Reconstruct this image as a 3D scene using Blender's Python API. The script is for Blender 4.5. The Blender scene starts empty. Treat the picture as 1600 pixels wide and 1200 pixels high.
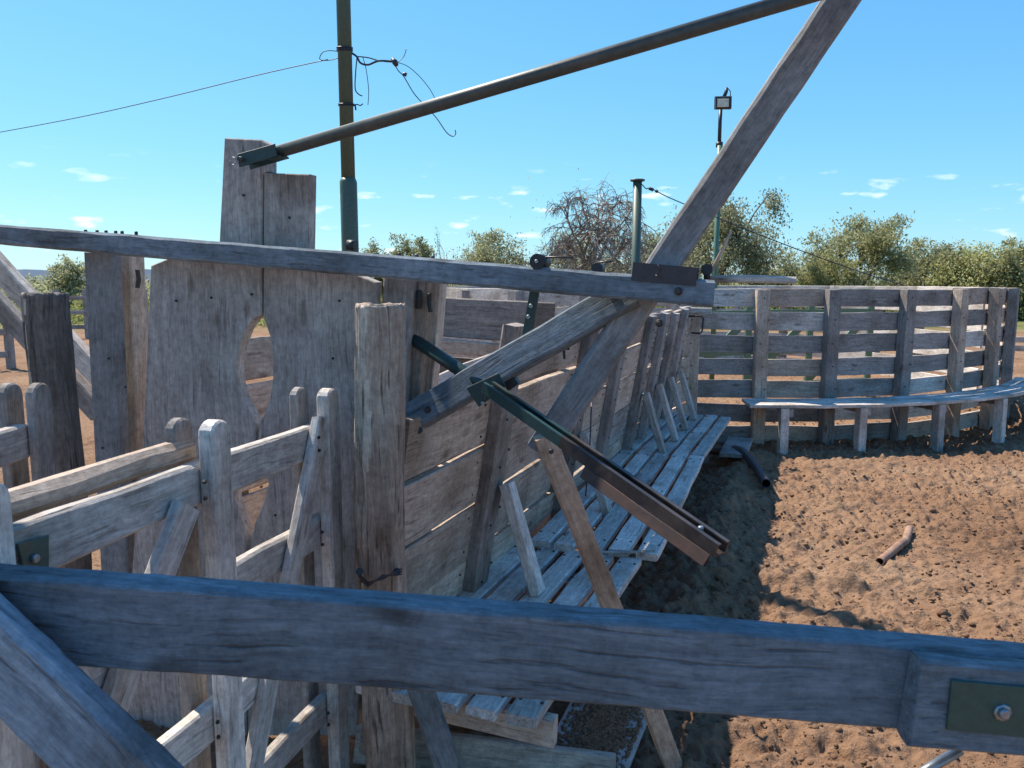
import bpy, bmesh, math, random
import numpy as np
from mathutils import Vector, Matrix

random.seed(7); RNG = np.random.default_rng(7)
SC = bpy.context.scene
COL = SC.collection
R = math.radians

# ------------------------------------------------------------------ camera
F = 1200.0                      # focal length in photo pixels (1600 wide)
PITCH = math.atan(160 / F)      # horizon at y = 440
CAM = Vector((0, 0, 1.75))
cd = bpy.data.cameras.new('camera'); cam = bpy.data.objects.new('camera', cd); COL.objects.link(cam)
cam.location = CAM; cam.rotation_euler = (math.pi / 2 - PITCH, 0, 0)
cd.sensor_width = 36; cd.lens = 36 * F / 1600; cd.clip_start = 0.05; cd.clip_end = 3000
cd.dof.use_dof = True; cd.dof.focus_distance = 4.5; cd.dof.aperture_fstop = 11
SC.camera = cam

# ------------------------------------------------------------------ light
SHX, SHY = 0.50, -0.42          # shadow offset on the ground per metre of height
SUNV = Vector((-SHX, -SHY, 1)).normalized()
sd = bpy.data.lights.new('sun', 'SUN'); sd.energy = 4.7; sd.angle = R(0.5); sd.color = (1.0, 0.92, 0.80)
sun = bpy.data.objects.new('sun', sd); COL.objects.link(sun)
sun.rotation_euler = SUNV.to_track_quat('Z', 'Y').to_euler(); sun.location = (-20, 20, 40)
elev = math.asin(SUNV.z); azim = math.atan2(SUNV.x, SUNV.y)
W = bpy.data.worlds.new('World'); SC.world = W; W.use_nodes = True
nt = W.node_tree; nt.nodes.clear()
def NN(t, typ, **kw):
    n = t.nodes.new(typ)
    for k, v in kw.items(): setattr(n, k, v)
    return n
out = NN(nt, 'ShaderNodeOutputWorld'); bg = NN(nt, 'ShaderNodeBackground')
sky = NN(nt, 'ShaderNodeTexSky'); sky.sky_type = 'NISHITA'; sky.sun_disc = False
sky.sun_elevation = elev; sky.sun_rotation = azim
sky.air_density = 1.0; sky.dust_density = 0.3; sky.ozone_density = 1.3; sky.altitude = 100
# even out the sky's range the way a phone's tone curve does (per channel gain * value ** power)
sepc = NN(nt, 'ShaderNodeSeparateColor'); comb = NN(nt, 'ShaderNodeCombineColor'); nt.links.new(sky.outputs[0], sepc.inputs[0])
SKYS = 0.12; EXPO = 0.3
for k, (gain, pw) in enumerate(((0.062, 0.93), (0.168, 0.66), (0.41, 0.31))):
    a_ = NN(nt, 'ShaderNodeMath', operation='POWER'); a_.inputs[1].default_value = pw
    b_ = NN(nt, 'ShaderNodeMath', operation='MULTIPLY'); b_.inputs[1].default_value = gain / SKYS / 2 ** EXPO
    nt.links.new(sepc.outputs[k], a_.inputs[0]); nt.links.new(a_.outputs[0], b_.inputs[0]); nt.links.new(b_.outputs[0], comb.inputs[k])
bg.inputs['Strength'].default_value = SKYS
# thin fair-weather clouds low over the horizon, all the way round
tc = NN(nt, 'ShaderNodeTexCoord'); sep = NN(nt, 'ShaderNodeSeparateXYZ')
mp = NN(nt, 'ShaderNodeMapping'); mp.inputs['Scale'].default_value = (17, 17, 60); mp.inputs['Location'].default_value = (1.3, 0.4, 2.2)
nz = NN(nt, 'ShaderNodeTexNoise'); nz.inputs['Scale'].default_value = 1.0; nz.inputs['Detail'].default_value = 5; nz.inputs['Roughness'].default_value = 0.5
cr = NN(nt, 'ShaderNodeValToRGB'); cr.color_ramp.elements[0].position = 0.60; cr.color_ramp.elements[1].position = 0.72
cr.color_ramp.elements[1].color = (0.75, 0.75, 0.75, 1)
band = NN(nt, 'ShaderNodeMapRange'); band.inputs[1].default_value = 0.15; band.inputs[2].default_value = 0.10; band.clamp = True
mul = NN(nt, 'ShaderNodeMath', operation='MULTIPLY'); mix = NN(nt, 'ShaderNodeMixRGB')
mix.inputs['Color2'].default_value = (5.9, 6.3, 6.7, 1)
L = nt.links.new
L(comb.outputs[0], mix.inputs['Color1'])
L(tc.outputs['Generated'], mp.inputs[0]); L(mp.outputs[0], nz.inputs['Vector']); L(nz.outputs[0], cr.inputs[0])
L(tc.outputs['Generated'], sep.inputs[0]); L(sep.outputs['Z'], band.inputs[0])
L(cr.outputs[0], mul.inputs[0]); L(band.outputs[0], mul.inputs[1]); L(mul.outputs[0], mix.inputs['Fac'])
L(mix.outputs[0], bg.inputs['Color']); L(bg.outputs[0], out.inputs['Surface'])
vs = SC.view_settings; vs.view_transform = 'Standard'; vs.look = 'None'; vs.gamma = 1; vs.exposure = EXPO + 0.58; vs.use_curve_mapping = False

# ------------------------------------------------------------------ pixel -> place
FW = Vector((0, math.cos(PITCH), -math.sin(PITCH))); UP = Vector((0, math.sin(PITCH), math.cos(PITCH))); RT = Vector((1, 0, 0))
def ray(px, py): return FW + RT * ((px - 800) / F) + UP * ((600 - py) / F)
def P(px, py, d): return CAM + ray(px, py) * d
def G(px, py, z=0.0):
    r = ray(px, py); return CAM + r * ((z - CAM.z) / r.z)
class Plane:
    def __init__(s, a, b):                      # vertical plane through two points, n points away from the camera
        s.o = Vector((a.x, a.y, 0)); s.u = Vector((b.x - a.x, b.y - a.y, 0)).normalized()
        s.n = Vector((-s.u.y, s.u.x, 0))
        if s.n.y < 0: s.n = -s.n
    def hit(s, px, py, off=0.0):
        r = ray(px, py); o = s.o + s.n * off
        return CAM + r * ((o - CAM).dot(s.n) / r.dot(s.n))
Z = Vector((0, 0, 1))

# ------------------------------------------------------------------ materials
def newmat(name):
    m = bpy.data.materials.new(name); m.use_nodes = True
    t = m.node_tree; b = t.nodes['Principled BSDF']
    return m, t, b
def ramp(t, stops):
    c = NN(t, 'ShaderNodeValToRGB'); e = c.color_ramp.elements
    while len(e) < len(stops): e.new(0.5)
    for k, (p, col) in enumerate(stops): e[k].position = p; e[k].color = (*col, 1)
    return c
def wood(name, dark, mid, light, tint=(0.5, 0.45, 0.4), rough=0.85, scale=1.0, bump=0.35, crack=0.5):
    m, t, b = newmat(name); l = t.links.new
    tc = NN(t, 'ShaderNodeTexCoord'); oi = NN(t, 'ShaderNodeObjectInfo')
    off = NN(t, 'ShaderNodeVectorMath', operation='SCALE'); off.inputs[0].default_value = (31, 17, 23)
    l(oi.outputs['Random'], off.inputs['Scale'])
    add = NN(t, 'ShaderNodeVectorMath', operation='ADD'); l(tc.outputs['Object'], add.inputs[0]); l(off.outputs[0], add.inputs[1])
    # slow wander of the grain
    wn = NN(t, 'ShaderNodeTexNoise'); wn.inputs['Scale'].default_value = 2.2 * scale; wn.inputs['Detail'].default_value = 2
    l(add.outputs[0], wn.inputs['Vector'])
    ws = NN(t, 'ShaderNodeVectorMath', operation='SCALE'); ws.inputs['Scale'].default_value = 0.07 / scale
    l(wn.outputs['Color'], ws.inputs[0])
    ad2 = NN(t, 'ShaderNodeVectorMath', operation='ADD'); l(add.outputs[0], ad2.inputs[0]); l(ws.outputs[0], ad2.inputs[1])
    def streak(sx, sy, det, rgh=0.6):
        mp = NN(t, 'ShaderNodeMapping'); mp.inputs['Scale'].default_value = (sx * scale, sy * scale, sy * scale)
        l(ad2.outputs[0], mp.inputs[0]); n = NN(t, 'ShaderNodeTexNoise')
        n.inputs['Scale'].default_value = 1; n.inputs['Detail'].default_value = det; n.inputs['Roughness'].default_value = rgh
        l(mp.outputs[0], n.inputs['Vector']); return n
    g1 = streak(3.6, 44, 7, 0.72); g2 = streak(22.0, 190, 4); ck = streak(3.4, 80, 3, 0.6)
    sp1 = NN(t, 'ShaderNodeTexNoise'); sp1.inputs['Scale'].default_value = 38; sp1.inputs['Detail'].default_value = 8; sp1.inputs['Roughness'].default_value = 0.75
    l(add.outputs[0], sp1.inputs['Vector'])
    blot = NN(t, 'ShaderNodeTexNoise'); blot.inputs['Scale'].default_value = 3.3 * scale; blot.inputs['Detail'].default_value = 5
    l(add.outputs[0], blot.inputs['Vector'])
    c1 = ramp(t, [(0.2, dark), (0.5, mid), (0.8, light)]); l(g1.outputs[0], c1.inputs[0])
    c2 = ramp(t, [(0.3, (0.72, 0.72, 0.72)), (0.7, (1.18, 1.18, 1.18))]); l(g2.outputs[0], c2.inputs[0])
    m1 = NN(t, 'ShaderNodeMixRGB', blend_type='MULTIPLY'); m1.inputs[0].default_value = 0.8
    l(c1.outputs[0], m1.inputs[1]); l(c2.outputs[0], m1.inputs[2])
    c3 = ramp(t, [(0.34, tint), (0.5, (0.92, 0.92, 0.92)), (0.66, (1.12, 1.11, 1.10))]); l(blot.outputs[0], c3.inputs[0])
    m2 = NN(t, 'ShaderNodeMixRGB', blend_type='MULTIPLY'); m2.inputs[0].default_value = 0.7
    l(m1.outputs[0], m2.inputs[1]); l(c3.outputs[0], m2.inputs[2])
    c4 = ramp(t, [(0.33, (0.25, 0.23, 0.22)), (0.40, (1, 1, 1))]); l(ck.outputs[0], c4.inputs[0])
    m3 = NN(t, 'ShaderNodeMixRGB', blend_type='MULTIPLY'); m3.inputs[0].default_value = crack
    l(m2.outputs[0], m3.inputs[1]); l(c4.outputs[0], m3.inputs[2])
    # knots
    vo = NN(t, 'ShaderNodeTexVoronoi'); mpv = NN(t, 'ShaderNodeMapping'); mpv.inputs['Scale'].default_value = (3.1 * scale, 7.5 * scale, 7.5 * scale)
    l(ad2.outputs[0], mpv.inputs[0]); l(mpv.outputs[0], vo.inputs['Vector']); vo.inputs['Scale'].default_value = 1
    c5 = ramp(t, [(0.06, (0.35, 0.28, 0.24)), (0.17, (1, 1, 1))]); l(vo.outputs['Distance'], c5.inputs[0])
    m4 = NN(t, 'ShaderNodeMixRGB', blend_type='MULTIPLY'); m4.inputs[0].default_value = 0.7
    l(m3.outputs[0], m4.inputs[1]); l(c5.outputs[0], m4.inputs[2])
    c6 = ramp(t, [(0.34, (0.62, 0.6, 0.58)), (0.5, (0.98, 0.98, 0.98)), (0.68, (1.28, 1.27, 1.25))]); l(sp1.outputs[0], c6.inputs[0])
    m6 = NN(t, 'ShaderNodeMixRGB', blend_type='MULTIPLY'); m6.inputs[0].default_value = 0.75; l(m4.outputs[0], m6.inputs[1]); l(c6.outputs[0], m6.inputs[2]); m4 = m6
    # board to board difference
    rv = NN(t, 'ShaderNodeMapRange'); rv.inputs[3].default_value = 0.78; rv.inputs[4].default_value = 1.2
    l(oi.outputs['Random'], rv.inputs[0])
    m5 = NN(t, 'ShaderNodeVectorMath', operation='SCALE'); l(m4.outputs[0], m5.inputs[0]); l(rv.outputs[0], m5.inputs['Scale'])
    l(m5.outputs[0], b.inputs['Base Color'])
    b.inputs['Roughness'].default_value = rough; b.inputs['Specular IOR Level'].default_value = 0.25
    ms = NN(t, 'ShaderNodeMath', operation='MULTIPLY'); l(c4.outputs[0], ms.inputs[0]); ms.inputs[1].default_value = 1.2
    sm = NN(t, 'ShaderNodeMath', operation='ADD'); l(g1.outputs[0], sm.inputs[0]); l(ms.outputs[0], sm.inputs[1])
    sm2 = NN(t, 'ShaderNodeMath', operation='ADD'); l(sm.outputs[0], sm2.inputs[0]); l(sp1.outputs[0], sm2.inputs[1])
    bp = NN(t, 'ShaderNodeBump'); bp.inputs['Strength'].default_value = bump; bp.inputs['Distance'].default_value = 0.006
    l(sm2.outputs[0], bp.inputs['Height']); l(bp.outputs[0], b.inputs['Normal'])
    return m
def paint(name, col, col2, rust=0.5, metal=0.0, rough=0.45, scale=6):
    m, t, b = newmat(name); l = t.links.new
    tc = NN(t, 'ShaderNodeTexCoord'); n = NN(t, 'ShaderNodeTexNoise'); n.inputs['Scale'].default_value = scale; n.inputs['Detail'].default_value = 7; n.inputs['Roughness'].default_value = 0.65
    l(tc.outputs['Object'], n.inputs['Vector'])
    c = ramp(t, [(rust - 0.06, col2), (rust + 0.05, col)]); l(n.outputs[0], c.inputs[0])
    n2 = NN(t, 'ShaderNodeTexNoise'); n2.inputs['Scale'].default_value = scale * 9; n2.inputs['Detail'].default_value = 3
    l(tc.outputs['Object'], n2.inputs['Vector'])
    c2 = ramp(t, [(0.3, (0.75, 0.75, 0.75)), (0.7, (1.2, 1.2, 1.2))]); l(n2.outputs[0], c2.inputs[0])
    mm = NN(t, 'ShaderNodeMixRGB', blend_type='MULTIPLY'); mm.inputs[0].default_value = 0.8
    l(c.outputs[0], mm.inputs[1]); l(c2.outputs[0], mm.inputs[2]); l(mm.outputs[0], b.inputs['Base Color'])
    b.inputs['Roughness'].default_value = rough; b.inputs['Metallic'].default_value = metal
    bp = NN(t, 'ShaderNodeBump'); bp.inputs['Strength'].default_value = 0.2; bp.inputs['Distance'].default_value = 0.002
    l(n2.outputs[0], bp.inputs['Height']); l(bp.outputs[0], b.inputs['Normal'])
    return m
M_GREY = wood('weathered_grey_wood', (0.196, 0.175, 0.161), (0.328, 0.294, 0.272), (0.485, 0.443, 0.412))
M_WARM = wood('weathered_tan_wood', (0.303, 0.230, 0.178), (0.521, 0.409, 0.325), (0.704, 0.576, 0.468))
M_PALE = wood('bleached_wood', (0.348, 0.307, 0.272), (0.571, 0.516, 0.466), (0.776, 0.738, 0.681))
M_BROWN = wood('fresh_brown_wood', (0.275, 0.192, 0.131), (0.448, 0.318, 0.229), (0.574, 0.433, 0.327), crack=0.3)
M_DARK = wood('dark_aged_wood', (0.143, 0.118, 0.103), (0.256, 0.215, 0.190), (0.386, 0.334, 0.299))
M_LOG = wood('split_log_wood', (0.191, 0.135, 0.101), (0.420, 0.319, 0.249), (0.700, 0.569, 0.463), scale=0.9, bump=0.8, crack=0.8)
M_SUNSIDE = wood('sunlit_side_wood', (0.254, 0.198, 0.146), (0.578, 0.484, 0.387), (0.762, 0.671, 0.564), scale=0.9, bump=0.8, crack=0.9)  # pale tone that paints sunlight onto the log flanks
M_LOGD = wood('charred_log_wood', (0.066, 0.056, 0.051), (0.162, 0.138, 0.125), (0.368, 0.325, 0.291), scale=0.9, bump=0.8, crack=0.8)
M_RAIL = wood('blue_grey_rail_wood', (0.106, 0.126, 0.149), (0.186, 0.222, 0.258), (0.293, 0.347, 0.391), scale=1.0, bump=0.5, crack=0.55)
M_BLUE = wood('pale_blue_grey_wood', (0.169, 0.168, 0.171), (0.253, 0.254, 0.262), (0.338, 0.341, 0.346), scale=0.9, bump=0.25, crack=0.35)
M_GREEN = paint('green_paint', (0.013, 0.040, 0.040), (0.06, 0.045, 0.032), rust=0.41)
M_POLE = paint('olive_green_paint', (0.058, 0.066, 0.06), (0.085, 0.083, 0.075), rust=0.45, rough=0.5)
M_POLEG = paint('green_grey_paint', (0.052, 0.085, 0.062), (0.06, 0.082, 0.06), rust=0.42, rough=0.5)
M_PLATE = paint('plate_green_paint', (0.032, 0.075, 0.06), (0.09, 0.085, 0.06), rust=0.44, rough=0.5)
M_LGREEN = paint('bright_green_paint', (0.075, 0.15, 0.095), (0.12, 0.16, 0.11), rust=0.4, rough=0.5)
M_RUST = paint('rusty_steel', (0.040, 0.032, 0.032), (0.075, 0.058, 0.05), rust=0.5, rough=0.45, metal=0.3)
M_RED = paint('red_brown_rust', (0.07, 0.036, 0.027), (0.05, 0.03, 0.026), rust=0.5, rough=0.75)
M_IRON = paint('purple_brown_iron', (0.05, 0.042, 0.046), (0.085, 0.055, 0.045), rust=0.42, rough=0.6)
M_STEEL = paint('dull_steel', (0.30, 0.32, 0.34), (0.18, 0.15, 0.12), rust=0.4, rough=0.42, metal=0.7)
M_BLACK = paint('black_iron', (0.014, 0.014, 0.017), (0.04, 0.028, 0.022), rust=0.4, rough=0.5)
M_HOSE = paint('black_plastic', (0.036, 0.040, 0.050), (0.075, 0.065, 0.058), rust=0.38, rough=0.4)
M_WIRE = paint('dark_wire', (0.02, 0.02, 0.035), (0.03, 0.03, 0.04), rust=0.4)
M_TERRA = paint('dusty_rust_tube', (0.30, 0.18, 0.12), (0.2, 0.11, 0.075), rust=0.45, rough=0.85)
M_TIN = paint('galvanised_sheet', (0.33, 0.34, 0.35), (0.24, 0.22, 0.2), rust=0.4, rough=0.5, metal=0.5)
M_LAMP = paint('lamp_lens', (0.55, 0.52, 0.42), (0.4, 0.38, 0.3), rust=0.4, rough=0.25)
M_BARK = wood('bark', (0.04, 0.032, 0.026), (0.085, 0.07, 0.058), (0.15, 0.125, 0.105), scale=0.4)
M_TWIG = paint('purple_brown_twigs', (0.27, 0.215, 0.18), (0.19, 0.15, 0.125), rust=0.5, rough=0.9, scale=1)
def leafmat(name, a, b_, c_):
    m, t, b = newmat(name); l = t.links.new
    g = NN(t, 'ShaderNodeNewGeometry'); c = ramp(t, [(0.0, a), (0.55, b_), (1.0, c_)]); l(g.outputs['Random Per Island'], c.inputs[0])
    oi = NN(t, 'ShaderNodeObjectInfo'); rv = NN(t, 'ShaderNodeMapRange'); rv.inputs[3].default_value = 0.85; rv.inputs[4].default_value = 1.3; l(oi.outputs['Random'], rv.inputs[0])
    sc_ = NN(t, 'ShaderNodeVectorMath', operation='SCALE'); l(c.outputs[0], sc_.inputs[0]); l(rv.outputs[0], sc_.inputs['Scale'])
    l(sc_.outputs[0], b.inputs['Base Color']); b.inputs['Roughness'].default_value = 0.6; b.inputs['Specular IOR Level'].default_value = 0.3
    tr = NN(t, 'ShaderNodeBsdfTranslucent'); l(sc_.outputs[0], tr.inputs['Color']); mx = NN(t, 'ShaderNodeMixShader'); mx.inputs[0].default_value = 0.5
    l(b.outputs[0], mx.inputs[1]); l(tr.outputs[0], mx.inputs[2]); l(mx.outputs[0], t.nodes['Material Output'].inputs['Surface'])
    return m
M_LEAF = leafmat('olive_leaf', (0.183, 0.195, 0.086), (0.304, 0.304, 0.146), (0.455, 0.420, 0.241))
M_LEAF2 = leafmat('yellow_green_leaf', (0.208, 0.218, 0.077), (0.333, 0.330, 0.138), (0.471, 0.436, 0.224))
M_LEAF3 = leafmat('dull_green_leaf', (0.172, 0.191, 0.104), (0.293, 0.295, 0.160), (0.431, 0.405, 0.244))
M_GRASS = leafmat('weedy_grass', (0.11, 0.14, 0.035), (0.19, 0.205, 0.06), (0.30, 0.28, 0.11))

# ------------------------------------------------------------------ objects
def tag(o, label=None, cat=None, group=None, kind=None):
    if label: o['label'] = label
    if cat: o['category'] = cat
    if group: o['group'] = group
    if kind: o['kind'] = kind
    return o
def thing(name, label, cat, loc=(0, 0, 0), group=None):
    o = bpy.data.objects.new(name, None); COL.objects.link(o); o.location = loc; o.empty_display_size = 0.1
    return tag(o, label, cat, group)
WORLD = {}
def link(name, me, mat, parent=None, mw=None, smooth=False):
    o = bpy.data.objects.new(name, me); COL.objects.link(o)
    if mat is not None and not me.materials: me.materials.append(mat)
    if smooth: me.shade_smooth()
    mw = mw if mw is not None else Matrix.Identity(4)
    if parent is not None:
        o.parent = parent
        pm = WORLD.get(parent.name, Matrix.Translation(parent.location))
        o.matrix_local = pm.inverted() @ mw
    else:
        o.matrix_world = mw
    WORLD[o.name] = mw
    return o
def frame(o, x, n):
    x = x.normalized(); z = (n - x * n.dot(x)).normalized(); y = z.cross(x)
    return Matrix(((x.x, y.x, z.x, o.x), (x.y, y.y, z.y, o.y), (x.z, y.z, z.z, o.z), (0, 0, 0, 1)))
def mesh_from(v, f, name='mesh'):
    me = bpy.data.meshes.new(name); me.from_pydata([tuple(q) for q in v], [], f); me.update(); return me
def board_mesh(Ln, w, t, seg=None, cham=0.005, jit=0.0015, bow=0.004, taper=1.0, rnd=None):
    rnd = rnd or random
    n = seg or max(2, min(24, int(Ln / 0.16)))
    v, f = [], []
    ph = rnd.uniform(0, 6.28); b1 = rnd.uniform(-bow, bow); b2 = rnd.uniform(-bow, bow)
    for i in range(n + 1):
        s = i / n; x = (s - 0.5) * Ln
        k = 1 + (taper - 1) * s
        hw = w / 2 * k + rnd.uniform(-jit, jit); hw2 = w / 2 * k + rnd.uniform(-jit, jit); ht = t / 2 + rnd.uniform(-jit, jit) * 0.5
        oy = b1 * math.sin(math.pi * s + ph * 0.1); oz = b2 * math.sin(math.pi * s)
        cs = [cham * rnd.uniform(0.75, 1.35) for _ in range(4)]
        ex = [rnd.uniform(-1, 1) * (0.003 if i in (0, n) else 0) for _ in range(8)]
        pts = [(-hw + cs[0], -ht), (hw2 - cs[1], -ht), (hw2, -ht + cs[1]), (hw2, ht - cs[2]), (hw2 - cs[2], ht), (-hw + cs[3], ht), (-hw, ht - cs[3]), (-hw, -ht + cs[0])]
        v += [(x + ex[q], p[0] + oy, p[1] + oz) for q, p in enumerate(pts)]
    for i in range(n):
        a, b = i * 8, (i + 1) * 8
        for q in range(8): f.append((a + q, a + (q + 1) % 8, b + (q + 1) % 8, b + q))
    f.append(tuple(range(7, -1, -1))); f.append(tuple(n * 8 + q for q in range(8)))
    return mesh_from(v, f)
def board(name, a, b, w, t, mat, parent=None, n=None, **kw):
    """a plank whose centre line runs a -> b, w across, t through; n = direction of its broad face"""
    n = n if n is not None else Vector((0, -1, 0))
    me = board_mesh((b - a).length, w, t, **kw)
    return link(name, me, mat, parent, frame((a + b) / 2, b - a, n))
def prism(name, pts, t, mat, parent=None, n=None, xdir=Z, cham=0.004):
    """outline of 3-D points on one plane, given thickness t along n (away from the first face)"""
    c = sum(pts, Vector()) / len(pts); fr = frame(c, xdir, n); inv = fr.inverted()
    q = [inv @ p for p in pts]; bm = bmesh.new()
    vs = [bm.verts.new((p.x, p.y, 0)) for p in q]; fc = bm.faces.new(vs)
    fc.normal_update()
    ex = bmesh.ops.extrude_face_region(bm, geom=[fc])
    for g in ex['geom']:
        if isinstance(g, bmesh.types.BMVert): g.co.z += t
    bmesh.ops.recalc_face_normals(bm, faces=bm.faces[:])
    if cham:
        ed = [e for e in bm.edges if abs(e.verts[0].co.z - e.verts[1].co.z) < 1e-6]
        bmesh.ops.bevel(bm, geom=ed, offset=cham, segments=1, affect='EDGES', clamp_overlap=True)
    me = bpy.data.meshes.new(name); bm.to_mesh(me); bm.free()
    return link(name, me, mat, parent, fr)
def tube_data(pts, rads, sides=10, cap=True):
    v, f = [], []
    pts = [Vector(p) for p in pts]
    if not hasattr(rads, '__len__'): rads = [rads] * len(pts)
    prev = None
    for i, p in enumerate(pts):
        d = (pts[min(i + 1, len(pts) - 1)] - pts[max(i - 1, 0)]).normalized()
        if prev is None:
            u = d.orthogonal().normalized()
        else:
            u = (prev - d * prev.dot(d)); u = u.normalized() if u.length > 1e-6 else d.orthogonal().normalized()
        prev = u; w = d.cross(u)
        for k in range(sides):
            a = 2 * math.pi * k / sides; v.append(p + (u * math.cos(a) + w * math.sin(a)) * rads[i])
    for i in range(len(pts) - 1):
        for k in range(sides):
            a = i * sides; b = a + sides; f.append((a + k, a + (k + 1) % sides, b + (k + 1) % sides, b + k))
    if cap: f.append(tuple(range(sides - 1, -1, -1))); f.append(tuple((len(pts) - 1) * sides + k for k in range(sides)))
    return v, f
def tube(name, pts, rads, mat, parent=None, sides=12, cap=True):
    pts = [Vector(p) for p in pts]
    o = pts[0].copy(); fr = frame(o, pts[-1] - pts[0], (pts[-1] - pts[0]).orthogonal()); inv = fr.inverted()
    v, f = tube_data([inv @ p for p in pts], rads, sides, cap)
    me = mesh_from(v, f, name)
    ob = link(name, me, mat, parent, fr); me.polygons.foreach_set('use_smooth', [len(p.vertices) == 4 for p in me.polygons]); return ob
def nail_heads(parent, spots, r=0.006, mat=None, name='nail_heads'):
    v, f = [], []
    for p, n in spots:
        n = n.normalized(); u = n.orthogonal().normalized(); w = n.cross(u); b = len(v); k = 6
        for h, rr in ((-0.002, r), (0.0035, r * 0.8)):
            v += [p + n * h + (u * math.cos(2 * math.pi * q / k) + w * math.sin(2 * math.pi * q / k)) * rr for q in range(k)]
        f += [(b + q, b + (q + 1) % k, b + k + (q + 1) % k, b + k + q) for q in range(k)]; f.append(tuple(b + k + q for q in range(k)))
    if not v: return
    me = mesh_from(v, f); o = link(name, me, mat or M_BLACK, parent); o['kind'] = 'stuff'; return o
def bolt(name, p, n, r, h, mat, parent):
    n = n.normalized(); return tube(name, [p - n * 0.002, p + n * h * 0.8, p + n * h], [r, r, r * 0.75], mat, parent, sides=8)
def profile(name, a, b, poly, mat, parent, n, cap=True):
    """extrude a 2-D outline (y, z) from a to b"""
    fr = frame(a, b - a, n); Ln = (b - a).length; k = len(poly)
    v = [(0, y, z) for y, z in poly] + [(Ln, y, z) for y, z in poly]
    f = [(q, (q + 1) % k, k + (q + 1) % k, k + q) for q in range(k)] + [tuple(range(k - 1, -1, -1)), tuple(range(k, 2 * k))]
    me = mesh_from(v, f); bm = bmesh.new(); bm.from_mesh(me); bmesh.ops.recalc_face_normals(bm, faces=bm.faces[:]); bm.to_mesh(me); bm.free()
    return link(name, me, mat, parent, fr)

# ------------------------------------------------------------------ ground
def vnoise(x, y, s, seed):
    rr = np.random.default_rng(seed); T = rr.random((256, 256))
    xs = x / s; ys = y / s; xi = np.floor(xs).astype(int); yi = np.floor(ys).astype(int); fx = xs - xi; fy = ys - yi
    fx = fx * fx * (3 - 2 * fx); fy = fy * fy * (3 - 2 * fy); a = xi % 256; b = yi % 256; c = (xi + 1) % 256; d = (yi + 1) % 256
    return (T[a, b] * (1 - fx) + T[c, b] * fx) * (1 - fy) + (T[a, d] * (1 - fx) + T[c, d] * fx) * fy - 0.5
def wall_x(y): return -0.2 + 0.395 * (y - 3.15)          # foot of the chute's right wall
def ground_z(x, y):
    rough = np.clip(0.30 + 1.35 * (vnoise(x, y, 0.9, 31) + 0.5), 0.25, 1.4)
    z = 0.05 * vnoise(x, y, 1.7, 1) + 0.03 * vnoise(x, y, 0.55, 2) + 0.03 * vnoise(x, y, 0.17, 3) + rough * 0.060 * (np.abs(vnoise(x + 0.02 * vnoise(y, x, 0.05, 21), y, 0.085, 4)) - 0.12) + rough * 0.052 * (np.abs(vnoise(x, y + 0.01 * vnoise(y, x, 0.03, 22), 0.047, 5)) - 0.12) + 0.02 * vnoise(x, y, 0.028, 6)
    dd = x - wall_x(y) - 0.82                           # loose soil banked under the catwalk
    z = z + 0.09 * np.exp(-(dd / 0.20) ** 2) * (0.6 + 0.8 * (vnoise(x, y, 0.8, 9) + 0.5)) * np.clip((y - 2.95) / 0.6, 0, 1) * np.clip((7.7 - y) / 0.4, 0, 1)
    far = np.clip((y - 14) / 20, 0, 1); return z * (1 - 0.8 * far)
def axis(segs):
    a = []
    for lo, hi, n in segs: a.append(np.linspace(lo, hi, n, endpoint=False))
    return np.concatenate(a + [[segs[-1][1]]])
gx = axis([(-900, -60, 10), (-60, -12, 40), (-12, -2.5, 130), (-2.5, 0, 70), (0, 5.5, 440), (5.5, 12, 180), (12, 60, 60), (60, 900, 10)])
gy = axis([(-30, 1.5, 12), (1.5, 5.5, 340), (5.5, 9, 190), (9, 16, 120), (16, 40, 90), (40, 120, 20), (120, 1500, 10)])
XX, YY = np.meshgrid(gx, gy); ZZ = ground_z(XX, YY)
# hoof dents and thrown-up clods
dx0, dy0 = gx, gy
for k in range(5200):
    cx = RNG.uniform(-2.5, 9); cy = 1.6 + (RNG.random() ** 1.5) * 10
    r_ = RNG.uniform(0.025, 0.075); hgt = RNG.uniform(0.2, 0.5) * r_ * (1 if RNG.random() < 0.7 else -0.7)
    i0, i1 = np.searchsorted(gx, [cx - r_, cx + r_]); j0, j1 = np.searchsorted(gy, [cy - r_, cy + r_])
    if i1 <= i0 or j1 <= j0: continue
    q = 1 - ((gx[i0:i1][None, :] - cx) ** 2 + (gy[j0:j1][:, None] - cy) ** 2) / r_ ** 2
    ZZ[j0:j1, i0:i1] += hgt * np.clip(q, 0, 1)
# drag marks and torn ridges
for (px, py, px2, py2, wd_, hh_) in ((1200, 905, 1330, 915, .05, .06), (1330, 890, 1420, 900, .035, .035), (1440, 915, 1520, 928, .045, -.05), (1480, 790, 1540, 800, .04, -.035), (1260, 735, 1430, 728, .04, .03), (1180, 905, 1230, 893, .04, .03), (1420, 965, 1530, 985, .05, -.03), (1290, 800, 1350, 790, .04, .03), (1520, 860, 1600, 850, .05, .035), (1230, 1150, 1300, 1170, .04, -.04)):
    a_ = G(px, py); b_ = G(px2, py2); dx_, dy_ = b_.x - a_.x, b_.y - a_.y; L2 = dx_ * dx_ + dy_ * dy_
    s_ = np.clip(((XX - a_.x) * dx_ + (YY - a_.y) * dy_) / L2, 0, 1)
    di = np.hypot(XX - a_.x - s_ * dx_, YY - a_.y - s_ * dy_) + 0.05 * vnoise(XX, YY, 0.12, 77)
    ZZ += hh_ * np.exp(-(di / wd_) ** 2) * (0.6 + 0.8 * np.abs(vnoise(XX, YY, 0.1, 78)) * 2)
ny, nx = XX.shape
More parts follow.
